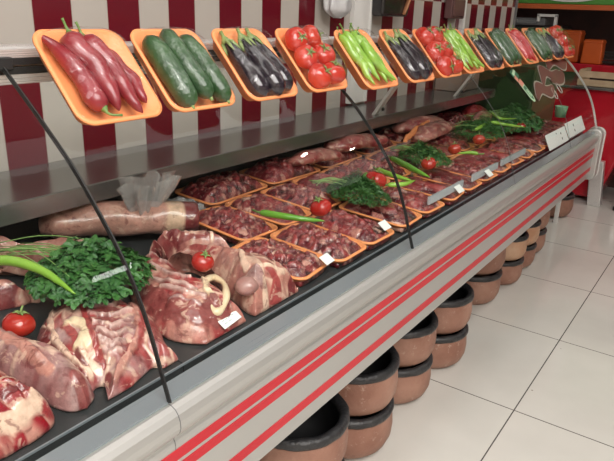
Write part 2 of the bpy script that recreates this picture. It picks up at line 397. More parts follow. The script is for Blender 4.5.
MEAT = {
'neck':{'c':(0.312,0.76),'o':[(0.3,0.645),(0.362,0.646),(0.39,0.664),(0.39,0.72),(0.374,0.8),(0.345,0.87),(0.29,0.9),(0.24,0.86),(0.225,0.75),(0.25,0.67)],'s':[([(0.27,0.662),(0.32,0.656),(0.362,0.658),(0.384,0.676)],0.009,'c',0.002),([(0.335,0.676),(0.362,0.676),(0.374,0.69)],0.0075,'r',-0.003),([(0.29,0.69),(0.33,0.692),(0.352,0.7),(0.376,0.72)],0.004,'c',0.002),([(0.37,0.74),(0.366,0.8),(0.34,0.85)],0.006,'l',0.003)]},
'shank':{'c':(0.42,0.78),'o':[(0.432,0.65),(0.456,0.668),(0.464,0.72),(0.452,0.79),(0.432,0.88),(0.405,0.93),(0.383,0.9),(0.384,0.8),(0.398,0.72),(0.41,0.665)],'s':[([(0.4,0.91),(0.41,0.84),(0.416,0.76),(0.418,0.71)],0.01,'l',0.001),([(0.425,0.88),(0.438,0.82)],0.006,'m',0),([(0.432,0.655),(0.436,0.672)],0.012,'b',0),([(0.437,0.86),(0.436,0.8)],0.003,'c',0.001)]},
'rack':{'c':(0.506,0.731),'o':[(0.4806,0.8412),(0.5272,0.8826),(0.559,0.89),(0.5866,0.8699),(0.6152,0.8359),(0.6406,0.7978),(0.6459,0.7501),(0.6099,0.6865),(0.5993,0.6515),(0.5908,0.6165),(0.5813,0.6208),(0.5611,0.6557),(0.5272,0.6504),(0.4806,0.6367),(0.4615,0.6356),(0.4784,0.6663),(0.4689,0.678),(0.4466,0.6716),(0.4371,0.7024),(0.4339,0.7416),(0.4329,0.7723),(0.4498,0.8063)],'s':[([(0.5615,0.9499),(0.5147,0.8877),(0.4633,0.7922),(0.4529,0.738),(0.4506,0.6894)],0.014,'r',0.004),([(0.5572,0.9144),(0.4953,0.8238),(0.4667,0.7655),(0.4605,0.7241),(0.4652,0.6866)],0.006,'c',0.006),([(0.5199,0.9012),(0.5344,0.8977)],0.0025,'c',0.002),([(0.495,0.8633),(0.4868,0.8164)],0.0025,'c',0.002),([(0.4549,0.7825),(0.4667,0.7731)],0.0025,'c',0.002),([(0.4494,0.7478),(0.4613,0.7439)],0.0025,'c',0.002),([(0.5467,0.9334),(0.5643,0.9304)],0.0025,'c',0.002),([(0.4477,0.7175),(0.4592,0.7132)],0.0025,'c',0.002),([(0.5398,0.8555),(0.6012,0.9105)],0.01,'m',0),([(0.4961,0.784),(0.4876,0.7474),(0.4761,0.7161)],0.01,'m',0.002),([(0.5054,0.779),(0.5106,0.7539),(0.4931,0.7287),(0.4819,0.7237)],0.014,'y',0.005),([(0.4743,0.7184),(0.4779,0.6973),(0.4793,0.6866)],0.01,'c',0),([(0.4702,0.7226),(0.468,0.7021)],0.007,'r',-0.003),([(0.6478,0.9064),(0.5502,0.7544),(0.5132,0.6952)],0.03,'b',-0.002),([(0.6262,0.9127),(0.6555,0.8764),(0.6892,0.8724)],0.0048,'G',0.007),([(0.5555,0.8066),(0.5775,0.7741),(0.6663,0.8397)],0.0048,'G',0.007),([(0.5376,0.7749),(0.555,0.746),(0.5939,0.7502)],0.0048,'G',0.007),([(0.524,0.7497),(0.5373,0.7242),(0.568,0.724)],0.0048,'G',0.007),([(0.5133,0.729),(0.5229,0.7066),(0.5494,0.7069)],0.0048,'G',0.007),([(0.5054,0.7149),(0.5123,0.6943),(0.533,0.6921)],0.0048,'G',0.007),([(0.4989,0.7028),(0.5031,0.688),(0.5175,0.6808)],0.0048,'G',0.007),([(0.6255,0.941),(0.5372,0.792),(0.5031,0.7278),(0.4885,0.6845)],0.006,'m',-0.002),([(0.6814,0.8857),(0.6087,0.7533),(0.5684,0.6969),(0.5267,0.6723),(0.4823,0.653)],0.007,'l',0.006),([(0.6921,0.8208),(0.6191,0.7321),(0.5909,0.6777)],0.012,'b',0.002),([(0.6816,0.8305),(0.5904,0.7134),(0.5477,0.6745)],0.006,'m',0),([(0.631,0.7106),(0.6226,0.6712)],0.008,'l',0.003),([(0.5885,0.9661),(0.6227,0.955),(0.6358,0.9283)],0.008,'l',0.002),([(0.4847,0.6717),(0.4787,0.6558)],0.006,'r',0)]},
'breast':{'c':(0.526,1.002),'o':[(0.4974,1.1006),(0.5345,1.0253),(0.5419,0.9713),(0.5567,0.949),(0.5567,0.9585),(0.5196,0.9638),(0.4401,1.0052)],'s':[([(0.4738,0.99),(0.5154,0.9703),(0.5683,0.9876)],0.01,'r',0),([(0.4924,1.0152),(0.5724,1.0675),(0.5798,1.0149)],0.012,'l',0.002)]},
'loin':{'c':(0.826,1.056),'o':[(0.6681,1.1111),(0.7147,1.1313),(0.7529,1.0984),(0.7984,1.0698),(0.8249,1.0168),(0.8695,1.0009),(0.9225,0.9754),(0.9521,0.9564),(0.9543,0.9267),(0.9447,0.9214),(0.9203,0.9436),(0.861,0.9627),(0.8101,1.0231),(0.7762,1.1037),(0.7412,1.1662),(0.7211,1.197)],'s':[([(0.9545,0.9941),(0.9605,0.9723),(0.9596,0.9596)],0.02,'r',0),([(0.9361,1.0103),(0.9242,0.9923)],0.014,'y',0.002),([(0.7837,1.1046),(0.826,1.0254),(0.9179,0.9839)],0.01,'b',-0.002),([(0.7794,1.1302),(0.8367,1.0349),(0.9074,1.0027)],0.016,'l',0.002)]},
'flank':{'c':(0.677,1.057),'o':[(0.5509,1.0941),(0.6102,1.0877),(0.6484,1.0432),(0.6696,0.9733),(0.6961,0.9309),(0.7258,0.9362),(0.7152,0.9436),(0.6569,0.9648),(0.5943,1.04),(0.5487,1.1439)],'s':[([(0.5896,1.1174),(0.6376,1.0946),(0.6703,1.0457)],0.018,'l',0.001),([(0.6734,1.0191),(0.6984,0.974),(0.7199,0.9578)],0.007,'m',0.001)]},
'ribs':{'c':(0.704,0.723),'o':[(0.7549,0.9297),(0.793,0.9308),(0.7941,0.865),(0.7856,0.7898),(0.7888,0.7209),(0.774,0.6711),(0.757,0.6371),(0.7443,0.6287),(0.7019,0.6276),(0.6605,0.6446),(0.6309,0.688),(0.6309,0.7421),(0.6425,0.7877),(0.6817,0.8587),(0.7051,0.8862)],'s':[([(0.8671,0.8246),(0.8784,0.8017),(0.8456,0.7509),(0.806,0.7059)],0.007,'y',0.006),([(0.8671,0.8246),(0.8345,0.816),(0.7198,0.6998),(0.7167,0.6736)],0.007,'y',0.006),([(0.836,0.7901),(0.8148,0.752)],0.006,'r',-0.006),([(0.8422,0.7743),(0.7446,0.6708)],0.005,'c',0),([(0.7249,0.8484),(0.7186,0.7931),(0.7247,0.7436)],0.0045,'G',0.006),([(0.7032,0.8299),(0.6949,0.7629),(0.7059,0.7102)],0.0045,'G',0.006),([(0.7419,0.8396),(0.8271,0.8621),(0.8294,0.8222)],0.0045,'G',0.006),([(0.7536,0.8806),(0.839,0.9034),(0.8531,0.8507)],0.0045,'G',0.006),([(0.6825,0.7753),(0.6882,0.7191),(0.7058,0.689)],0.0045,'G',0.006),([(0.6716,0.8031),(0.654,0.7329),(0.6685,0.6765),(0.7145,0.6624)],0.022,'b',0.003),([(0.6463,0.7625),(0.6474,0.6907),(0.6947,0.6559)],0.012,'b',0.0),([(0.8485,0.99),(0.8738,0.9243)],0.008,'l',0.002),([(0.727,0.6622),(0.7994,0.6903)],0.008,'r',0),([(0.6655,0.7325),(0.6853,0.681)],0.004,'g',0.002)]},
'leg':{'c':(0.816,0.704),'o':[(0.7662,0.8768),(0.8308,0.8863),(0.8626,0.8429),(0.8807,0.7824),(0.8955,0.7241),(0.8944,0.6521),(0.8743,0.5948),(0.8595,0.5673),(0.8584,0.5747),(0.8266,0.5927),(0.7895,0.6192),(0.7725,0.6542),(0.7853,0.7093),(0.8107,0.7888),(0.8139,0.8641)],'s':[([(1.0058,0.7398),(0.8637,0.6093),(0.8433,0.585),(0.8255,0.5938),(0.7987,0.6142)],0.005,'c',0.003),([(0.9716,0.7327),(0.8326,0.6047),(0.8228,0.5969)],0.012,'r',-0.002),([(0.8362,0.6678),(0.8429,0.6536),(0.789,0.6227)],0.01,'m',0),([(0.7988,0.6776),(0.8018,0.6634)],0.016,'g',0.012),([(1.0032,0.9206),(1.0006,0.8696),(0.9744,0.7981),(0.9859,0.76)],0.012,'l',0.003),([(0.9819,0.8475),(0.986,0.8077),(0.8574,0.685)],0.008,'r',-0.001),([(0.966,0.8778),(0.8266,0.726),(0.8123,0.7012)],0.007,'c',0.003),([(1.0098,0.8071),(1.0016,0.7448),(0.9944,0.7125)],0.006,'c',0.002),([(0.8103,0.6561),(0.7873,0.6281)],0.006,'c',0.002),([(0.9086,0.9916),(0.9652,0.9695),(0.9832,0.9239)],0.014,'l',0.001),([(0.8324,0.8653),(0.8344,0.8117)],0.008,'m',0),([(0.8169,0.6809),(0.8679,0.6614)],0.005,'c',0.002)]},
'fold':{'c':(0.876,0.865),'o':[(0.8039,0.9456),(0.8495,0.9466),(0.8877,0.9074),(0.9195,0.8608),(0.912,0.7866),(0.9269,0.776),(0.8972,0.8109),(0.8484,0.8692),(0.823,0.9371)],'s':[([(0.8423,0.9333),(0.9912,1.0114),(1.0369,0.9576)],0.008,'l',0.003),([(0.8491,0.8967),(0.8802,0.8551),(0.9995,0.8927)],0.006,'b',-0.002),([(1.0189,1.0056),(0.8877,0.8426)],0.005,'c',0.003),([(0.8423,0.919),(0.8437,0.8976)],0.005,'r',0)]},
}

# ------------------------------------------------------------------ the room
def struct(name, mb, m, xf=None):
    o = mb.build(name, m, xf=xf); o['kind'] = 'structure'; return o
struct('floor', MB().box((-1.6, -3.0, -0.05), (6.4, 2.4, 0)), M['floor'])
struct('ceiling', MB().box((-1.6, -3.0, 2.8), (6.4, 2.4, 2.85)), M['ceil'])
struct('wall_back', MB().box((-1.6, 1.31, 0), (4.18, 1.40, 2.8)), M['tiles'])
struct('wall_left', MB().box((-1.7, -3.0, 0), (-1.6, 2.4, 2.8)), M['plaster'])
struct('wall_front', MB().box((-1.6, -3.1, 0), (6.4, -3.0, 2.8)), M['plaster'])
struct('wall_right', MB().box((6.4, -3.0, 0), (6.5, 2.4, 2.8)), M['darkbrown'])
struct('wall_recess', MB().box((4.1, 2.3, 0), (6.4, 2.4, 2.8)), M['darkbrown'])
struct('trim_1', MB().box((2.165, 1.292, 0.9), (2.305, 1.31, 2.8)).box((2.285, 1.286, 0.9), (2.293, 1.292, 2.8)), M['white'])
struct('trim_2', MB().box((3.265, 1.288, 0.9), (3.295, 1.31, 2.8)), M['white'])
struct('trim_3', MB().box((4.165, 1.30, 0.0), (4.185, 1.42, 2.8)), M['grey'])

# ------------------------------------------------------------------ the glass-fronted meat case
X0, X1 = -0.75, 3.40
case = empty('meat_display_case', (1.3, 0.9, 0), 'long refrigerated butcher case with curved glass front and red striped silver bumper', 'display case')
def cpart(name, mb, m, parent=None, **k):
    """built in world coordinates, then hung under the case"""
    xf = Matrix.Translation((-1.3, -0.9, 0))
    return mb.build(name, m, parent or case, xf=xf, **k)

bump_prof = [(.575, .717), (.569, .7165), (.561, .713), (.555, .706), (.5515, .696), (.551, .686), (.5535, .677), (.559, .670), (.564, .6665), (.5665, .662),
             (.5665, .659), (.5645, .656), (.5635, .650), (.566, .492), (.572, .488), (.600, .488), (.600, .700), (.612, .703), (.612, .7175)]
cpart('front_bumper', MB().prism_x(bump_prof, X0, X1), M['alu'], bevel=0)
def band(z0, z1):
    y0 = lerp(.5635, .566, (0.650 - z0) / 0.158); y1 = lerp(.5635, .566, (0.650 - z1) / 0.158)
    return MB().prism_x([(y0 - .0012, z0), (y0 + .001, z0), (y1 + .001, z1), (y1 - .0012, z1)], X0, X1)
def stripe(name, z0, z1, label=None):
    o = cpart(name, band(z0, z1), M['red'])
    if label: o['label'] = label
stripe('red_stripe', .6235, .6425, 'upper wide red stripe')
stripe('red_stripe', .5973, .6155, 'middle red stripe')
stripe('red_stripe', .5255, .5455, 'lower red stripe')
jp = bump_prof[:13]
cpart('panel_joint', MB().prism_x([(y - .0006, z + .0003) for y, z in jp] + [(y + .002, z - .001) for y, z in jp[::-1]], .5094, .5106)
      .prism_x([(.5629, .650), (.566, .650), (.568, .492), (.5653, .492)], .5096, .5104), M['grey'])
cpart('grey_strip', MB().prism_x([(.574, .7172), (.612, .7178), (.612, .7205), (.574, .7202)], X0, X1), M['strip'])
# rounded end cap of the bumper
def rrect(w, h, r, n=6):
    P = []
    for cx, cy, a0 in ((w/2-r, h/2-r, 0), (-w/2+r, h/2-r, 90), (-w/2+r, -h/2+r, 180), (w/2-r, -h/2+r, 270)):
        for k in range(n+1):
            a = math.radians(a0 + 90*k/n); P.append((cx + r*math.cos(a), cy + r*math.sin(a)))
    return P
cap = MB()
cap.prism_x([(y + .577, z + .607) for y, z in rrect(.078, .262, .032)], X1 - .03, X1 + .055)
cpart('bumper_end_cap', cap, M['alu'], bevel=.008)
cpart('cap_edge', MB().prism_x([(y + .575, z + .607) for y, z in rrect(.084, .268, .034)], X1 + .03, X1 + .040), M['chrome'])
# gutter, deck, back, ledge
cpart('gutter', MB().box((X0, .608, .66), (X1, .640, .690)).box((X0, .606, .66), (X1, .6115, .718)), M['black'])
def deckz(y): return .715 + .075 * (y - .636)
seams = [X0, -.2, .60, 1.20, 1.80, 2.40, 3.0, X1]
for a, b in zip(seams, seams[1:]):
    mb = MB().prism_x([(.636, deckz(.636)), (1.22, deckz(1.22)), (1.22, .66), (.636, .66)], a + .001, b - .0015)
    dp = cpart('deck_panel', mb, M['deck'])
    cpart('deck_edge', MB().box((a + .001, .6348, deckz(.636) - .003), (b - .0015, .6368, deckz(.636) + .0008)), M['chrome'], dp) if False else None
cpart('deck_edge', MB().box((X0, .6345, .7125), (X1, .6368, .7162)), M['strip'])
cpart('back_lining', MB().box((X0, 1.215, .72), (X1, 1.235, .86)), M['black'])
cpart('rear_ledge', MB().prism_x([(1.08, .888), (1.083, .890), (1.308, .890), (1.308, .850), (1.08, .850)], X0, 3.30), M['steel'])
cpart('tank', MB().box((X0, .602, .50), (X1 - .01, 1.25, .662)), M['dark'])
for lx in (-.55, 1.30, 3.34):
    cpart('leg', MB().box((lx, 1.10, 0), (lx + .04, 1.14, .505)).box((lx - .01, 1.09, 0), (lx + .05, 1.15, .012)), M['white'], bevel=.003)
cpart('kick_panel', MB().box((X0, 1.20, 0.0), (X1, 1.22, .5)), M['dark'])

GC = [(.575, .719), (.590, .765), (.608, .820), (.633, .878), (.665, .930), (.705, .980), (.750, 1.030), (.800, 1.075), (.850, 1.117), (.900, 1.157)]
GCs = [(p.x, p.y) for p in spline([(a, b, 0) for a, b in GC], 40)]
def curve_strip(x0, x1, t0, t1):
    """sheet following the curve of the case front, from t0 to t1 out from it"""
    n = len(GCs); N = []
    for i in range(n):
        a = GCs[max(i-1, 0)]; b = GCs[min(i+1, n-1)]
        d = Vector((b[0]-a[0], b[1]-a[1])).normalized(); N.append((-d.y, d.x))
    ring = [(GCs[i][0] + N[i][0]*t0, GCs[i][1] + N[i][1]*t0) for i in range(n)] + [(GCs[i][0] + N[i][0]*t1, GCs[i][1] + N[i][1]*t1) for i in range(n-1, -1, -1)]
    mb = MB(); V = []; Fc = []
    for x in (x0, x1): V += [(x, y, z) for y, z in ring]
    m = len(ring)
    for i in range(m): Fc.append((i, (i+1) % m, m + (i+1) % m, m + i))
    for k in (0, m):
        for i in range(n-1):
            q = (k+i, k+i+1, k+m-2-i, k+m-1-i)
            Fc.append(q if k else q[::-1])
    return mb.add(V, Fc)
panes = [X0, .51, 1.29, 2.07, 2.85, X1]
for a, b in zip(panes, panes[1:]):
    cpart('curved_glass', curve_strip(a + .003, b - .003, 0, .007), M['glass'], smooth=False)
for a, hw in zip(panes[1:-1], (.0012, .0010, .0004, .0004)):
    cpart('glass_joint', curve_strip(a - hw, a + hw, .0 if hw > .0008 else .006, .0072), M['black'] if hw > .0008 else M['grey'])
cpart('glass_edge_trim', curve_strip(X1 - .002, X1 + .002, 0, .0085), M['chrome'])
# end pane, flat
ends = [(y + .004, z) for y, z in GCs] + [(1.07, 1.157), (1.07, .90), (1.20, .85), (1.20, .719)]
cpart('end_glass', MB().prism_x(ends, X1 - .014, X1 - .006), M['glass'])
# top rail
rail = cpart('top_rail', MB().prism_x([(.898, 1.130), (.898, 1.144), (.905, 1.146), (.905, 1.166), (.898, 1.168), (.898, 1.180), (.903, 1.184), (.950, 1.184), (.950, 1.130)], X0, X1), M['chrome'])
cpart('rail_gasket', MB().box((X0, .8975, 1.1445), (X1, .906, 1.155)).box((X0, .8965, 1.1575), (X1, .906, 1.1675)), M['black'])
cpart('hinge_clip', MB().box((.495, .888, 1.152), (.525, .900, 1.170)), M['black'], bevel=.002)
for bx in (2.07, 2.85):
    br = MB().add([(bx-.016, 1.115, .888), (bx+.016, 1.115, .888), (bx+.016, 1.128, .888), (bx-.016, 1.128, .888),
                   (bx-.016, .945, 1.14), (bx+.016, .945, 1.14), (bx+.016, .958, 1.14), (bx-.016, .958, 1.14)],
                  [(0,3,2,1), (4,5,6,7), (0,1,5,4), (1,2,6,5), (2,3,7,6), (3,0,4,7)])
    b_ = cpart('glass_bracket', br, M['white'])
    cpart('screw', MB().tube([(bx, 1.092, .914), (bx, 1.084, .909)], .006, 12), M['black'], b_)

# logo lettering on the far end of the curved glass: three swelling outlined strokes with rings
def on_glass(x, s, out=.008):
    """point on the outside of the front glass; s runs 0 at the foot to 1 at the rail"""
    k = max(0, min(.999, s)) * (len(GCs)-1); i = int(k); u = k - i
    y = lerp(GCs[i][0], GCs[i+1][0], u); z = lerp(GCs[i][1], GCs[i+1][1], u)
    d = Vector((GCs[i+1][0]-GCs[i][0], GCs[i+1][1]-GCs[i][1])).normalized()
    return Vector((x, y - d.y*out, z + d.x*out))
def stroke_on_glass(pts, wid, name, m, parent=None, out=.0085):
    P = spline([(a, b, 0) for a, b in pts], 26); V = []; Fc = []
    for i, p in enumerate(P):
        t = (P[min(i+1, 25)] - P[max(i-1, 0)]); t.x *= 1; t.y *= .55; t.normalize()
        nx, ny = -t.y, t.x / .55
        wv = wid * math.sin(math.pi * (0.08 + 0.84*i/25))
        for sgn in (-1, 1):
            for oo in (out, out + .0012):
                V.append(on_glass(p.x + nx*wv*sgn, p.y + ny*wv*sgn, oo))
    for i in range(25):
        a = i*4; b = a+4
        Fc += [(a+1, a+3, b+3, b+1), (a, b, b+2, a+2), (a, a+1, b+1, b), (a+2, b+2, b+3, a+3)]
    mb = MB().add(V, Fc)
    return cpart(name, mb, m, parent)
logo = [[(2.56, .47), (2.66, .545), (2.76, .50), (2.86, .53)], [(2.74, .56), (2.86, .66), (2.96, .60), (3.08, .64)], [(2.95, .67), (3.10, .74), (3.20, .68), (3.34, .72)], [(2.88, .57), (3.02, .58), (3.14, .615)]]
for pts in logo:
    d1 = stroke_on_glass(pts, .034, 'logo_outline', M['decalline'], None, .0082)
    stroke_on_glass(pts, .027, 'logo_stroke', M['decal'], d1, .0096)
for cx, cs in ((2.93, .505), (2.82, .475)):
    ringp = [on_glass(cx + .022*math.cos(a), cs + .045*math.sin(a), .009) for a in [2*math.pi*k/20 for k in range(21)]]
    cpart('logo_ring', MB().tube(ringp, .0022, 6), M['decalline'])

# ------------------------------------------------------------------ clay pots under the case
pot_body = [(.0, .0), (.085, .0), (.107, .006), (.126, .024), (.137, .052), (.1395, .085), (.137, .115), (.1345, .140)]
pot_rim = [(.1335, .133), (.139, .136), (.141, .143), (.140, .151), (.135, .158), (.127, .160), (.119, .157), (.114, .150), (.113, .138)]
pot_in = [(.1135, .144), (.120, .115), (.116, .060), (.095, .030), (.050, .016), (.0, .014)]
def make_pot(m, lab):
    b = MB().lathe(pot_body, 56).build('clay_pot', m, smooth=True)
    for v in b.data.vertices:
        n_ = noise.noise(v.co * 9) * .0022; v.co.x *= 1 + n_*4; v.co.y *= 1 + n_*4
    r = MB().lathe(pot_rim, 56)
    for v in r.V: v.z += noise.noise(v * 30) * .0035; v.x *= 1 + noise.noise(v*22+Vector((5, 0, 0)))*.012
    rr = r.build('rim', M['rim'], b, smooth=True)
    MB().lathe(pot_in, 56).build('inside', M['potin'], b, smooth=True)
    tag(b, lab, 'clay pot', 'clay pots stacked under the display case')
    return b
def copy_tree(o, parent=None):
    c = o.copy(); C.objects.link(c); c.parent = parent
    if parent: c.matrix_parent_inverse = o.matrix_parent_inverse
    for ch in o.children: copy_tree(ch, c)
    return c
pot0 = make_pot(M['clay'], ''); potp = make_pot(M['clayp'], '')
used = {}
ords = ['nearest', 'second nearest', 'third', 'fourth', 'fifth', 'sixth', 'seventh', 'eighth']
stacks = [(1.085, .76, .98), (1.41, .785, .98), (1.735, .80, .95), (2.025, .785, .95), (2.645, .865, .97), (2.935, .83, .84), (3.19, .84, .84), (3.445, .865, .90)]
for i, (px, py, s) in enumerate(stacks):
    for lv in (0, 1):
        src = potp if (i in (5, 6) and lv == 1) else pot0
        if id(src) not in used: o = src; used[id(src)] = 1
        else: o = copy_tree(src)
        o.location = (px + (.004 if lv else 0), py - (.003 if lv else 0), .1500 * lv * s); o.rotation_euler.z = i*1.3 + lv*2.1
        o.scale = (s, s, s)
        col = 'pale' if src is potp else 'brown'
        o['label'] = f'{col} clay pot with sooty rim, {"upper" if lv else "lower"} of the {ords[i]} stack under the case'
o = copy_tree(pot0); o.location = (4.27, .915, 0); o.rotation_euler.z = 2
o['label'] = 'single brown clay pot on the floor beyond the far leg of the case'

# ------------------------------------------------------------------ foam trays
def foam_tray(w, l, d=.022, name='foam_tray', parent=None, rt=.026):
    V = []; rings = [(w/2-.016, l/2-.016, -d-.002, rt*.6), (w/2-.003, l/2-.003, -.004, rt), (w/2, l/2, -.0035, rt), (w/2, l/2, 0, rt), (w/2-.006, l/2-.006, .0005, rt*.9), (w/2-.018, l/2-.018, -d, rt*.6)]
    n = 6; m = 4*(n+1); Fc = []
    for a, b, z, r in rings:
        V += [(x, y, z) for x, y in rrect(2*a, 2*b, r, n)]
    for i in range(len(rings)-1):
        for k in range(m): Fc.append((i*m+k, i*m+(k+1) % m, (i+1)*m+(k+1) % m, (i+1)*m+k))
    Fc.append(tuple(range(m-1, -1, -1))); Fc.append(tuple(range((len(rings)-1)*m, len(rings)*m)))
    return mesh(name, V, Fc, M['foam'], parent)
def film_sheet(w, l, h, seed, parent, sag=0.0):
    nx, ny = 22, 28; V = []; Fc = []
    for j in range(ny+1):
        for i in range(nx+1):
            u = -1 + 2*i/nx; v = -1 + 2*j/ny
            # squircle to keep the corners on the rounded lip
            x = u*(w/2)*(1 - .07*v*v*abs(u)); y = v*(l/2)*(1 - .07*u*u*abs(v))
            e = (1-abs(u)**3.2)*(1-abs(v)**3.2)
            z = .0012 + h*e**.6 + e*noise.noise(Vector((x*22+seed, y*22, seed*1.7)))*.007*(1 if h > .004 else .4)
            V.append((x, y, max(z, .001)))
    for j in range(ny):
        for i in range(nx):
            a = j*(nx+1)+i; Fc.append((a, a+1, a+nx+2, a+nx+1))
    return mesh('cling_film', V, Fc, M['film'], parent)

# vegetables ------------------------------------------------------
def local_body(path, rad, m, name, seg=14, flat=1.0, lumps=0.0, seed=0, parent=None):
    mb = MB().tube(path, rad, seg, flat)
    if lumps:
        for v in mb.V: v += Vector((noise.noise(v*45+Vector((seed, 0, 0))), noise.noise(v*45+Vector((0, seed, 0))), noise.noise(v*45+Vector((0, 0, seed)))))*lumps
    return mb.build(name, m, parent, smooth=True)
def prof(ts, n):
    out = []
    for i in range(n):
        t = i/(n-1)
        for (a, ra), (b, rb) in zip(ts, ts[1:]):
            if t <= b: out.append(lerp(ra, rb, (t-a)/(b-a) if b > a else 0)); break
        else: out.append(ts[-1][1])
    return out
def make_pepper(name, L, r, bend, m, seed, stalk=.022, wig=.004):
    """stalk end at +y, tip at -y, centred"""
    rnd = random.Random(seed)
    pts = [(bend*math.sin(t*math.pi) + rnd.uniform(-wig, wig), L/2 - t*L, rnd.uniform(-wig, wig)*.5) for t in (0, .2, .4, .6, .8, 1)]
    P = spline(pts, 22)
    rad = [x*r for x in prof([(0, .35), (.04, .8), (.12, 1), (.4, .95), (.7, .72), (.9, .42), (.97, .22), (1, .06)], 22)]
    o = local_body(P, rad, m, name, 14, 1, .0016, seed)
    s0 = P[0]
    sp = spline([s0 + Vector((0, -.003, 0)), s0 + Vector((rnd.uniform(-.003, .003), stalk*.5, .003)), s0 + Vector((rnd.uniform(-.012, .012), stalk, .009))], 7)
    st = MB().tube(sp, [r*.45, r*.28, .0022, .0020, .0018, .0019, .0022], 8)
    st.build('stalk', M['pstem'], o, smooth=True)
    return o
def make_cucumber(L, r, bend, seed):
    P = spline([(bend*math.sin(t*math.pi), L/2 - t*L, 0) for t in (0, .25, .5, .75, 1)], 22)
    rad = [x*r for x in prof([(0, .15), (.03, .5), (.09, .8), (.25, .98), (.6, 1), (.88, .9), (.96, .6), (1, .15)], 22)]
    o = local_body(P, rad, M['cuc'], 'cucumber', 16, 1, .0012, seed)
    MB().tube([P[-1] + Vector((0, .001, 0)), P[-1] - Vector((0, .005, 0))], [.004, .0025], 8).build('blossom_end', M['calyx'], o, smooth=True)
    return o
def make_eggplant(L, r, bend, seed):
    P = spline([(bend*math.sin(t*math.pi), L/2 - t*L, 0) for t in (0, .25, .5, .75, 1)], 24)
    rad = [x*r for x in prof([(0, .30), (.05, .42), (.2, .62), (.5, .88), (.75, 1), (.9, .86), (.97, .5), (1, .1)], 24)]
    o = local_body(P, rad, M['egg'], 'eggplant', 18, 1, .0008, seed)
    cal = MB()
    a = Vector(P[0])
    cal.tube([a + Vector((0, .022, .004)), a + Vector((0, .012, .002)), a + Vector((0, .003, 0)), a - Vector((0, .004, 0))], [.0035, .0035, r*.38, r*.52], 12)
    for k in range(5):
        an = k*2*math.pi/5 + seed
        d = Vector((math.cos(an), 0, math.sin(an)))
        q = [a + d*r*.42 + Vector((0, -.003, 0)), a + d*r*.56 + Vector((0, -.014, 0)), a + d*r*.70 + Vector((0, -.027, 0))]
        cal.tube(q, [.006, .005, .0012], 6, .45)
    cal.build('calyx', M['calyx'], o, smooth=True)
    return o
def make_tomato(r, m, seed, name='tomato'):
    mb = MB(); rnd = random.Random(seed)
    n = 14; seg = 28
    for i in range(n+1):
        ph = math.pi*i/n
        for k in range(seg):
            th = 2*math.pi*k/seg
            rr = r*math.sin(ph)*(1 + .035*math.cos(5*th+seed)*math.sin(ph)) + 1e-5
            z = r*.84*math.cos(ph) - (.16*r*math.exp(-(math.sin(ph)/.35)**2) if ph < 1.5 else -.04*r)
            mb.V.append(Vector((rr*math.cos(th), rr*math.sin(th), z)))
    for i in range(n):
        for k in range(seg): mb.F.append((i*seg+k, i*seg+(k+1) % seg, (i+1)*seg+(k+1) % seg, (i+1)*seg+k))
    o = mb.build(name, m, smooth=True)
    c = MB(); top = r*.70
    for k in range(5):
        an = k*2*math.pi/5 + rnd.random(); d = Vector((math.cos(an), math.sin(an), 0))
        c.tube([Vector((0, 0, top)), d*r*.28 + Vector((0, 0, top+.003)), d*r*.52 + Vector((0, 0, top+.0015))], [.0025, .0022, .0006], 6, .4)
    c.tube([(0, 0, top-.002), (.001, .001, top+.006), (.003, .002, top+.011)], [.002, .0017, .0015], 6)
    c.build('calyx', M['calyx'], o, smooth=True)
    return o

vv = Vector((0, .104, .117)).normalized(); LT = .168
nn = Vector((0, -vv.z, vv.y))
def tray_matrix(xl, w_, rot=0.0):
    c = Vector((xl + w_/2, (.752+.866)/2, (1.083+1.211)/2))
    m = Matrix(((1, 0, nn.x, c.x), (0, vv.y, nn.y, c.y), (0, vv.z, nn.z, c.z), (0, 0, 0, 1)))
    return m @ Matrix.Rotation(rot, 4, 'Z')
W = .160
TX = [.537, .714, .909, 1.107, 1.372, 1.601, 1.809, 2.012, 2.222, 2.431, 2.654, 2.870, 3.085, 3.270]
kinds = ['red pepper', 'cucumber', 'eggplant', 'tomato', 'green pepper', 'eggplant', 'tomato', 'green pepper', 'eggplant', 'cucumber', 'red pepper', 'cucumber', 'eggplant', 'tomato']
tl = ['leftmost tray', 'second tray from the left', 'third tray from the left', 'fourth tray from the left', 'fifth tray from the left', 'sixth tray from the left', 'seventh tray from the left',
      'seventh tray from the right', 'sixth tray from the right', 'fifth tray from the right', 'fourth tray from the right', 'third tray from the right', 'second tray from the right', 'rightmost tray']
gl = dict([('red pepper', 'red peppers'), ('cucumber', 'cucumbers'), ('eggplant', 'eggplants'), ('tomato', 'tomatoes'), ('green pepper', 'green peppers')])
protos = {}
def place(src_key, maker, mtx, label, cat, group):
    lst = protos.setdefault(src_key, None)
    if lst is None: o = maker(); protos[src_key] = o
    else: o = copy_tree(lst)
    o.matrix_world = mtx
    tag(o, label, cat, group); return o
def T(x, y, z, rz=0, rx=0, ry=0, s=1.0):
    return Matrix.Translation((x, y, z)) @ Matrix.Rotation(rz, 4, 'Z') @ Matrix.Rotation(rx, 4, 'X') @ Matrix.Rotation(ry, 4, 'Y') @ Matrix.Scale(s, 4)
poswords = {3: ['left', 'middle', 'right'], 4: ['leftmost', 'second', 'third', 'rightmost']}
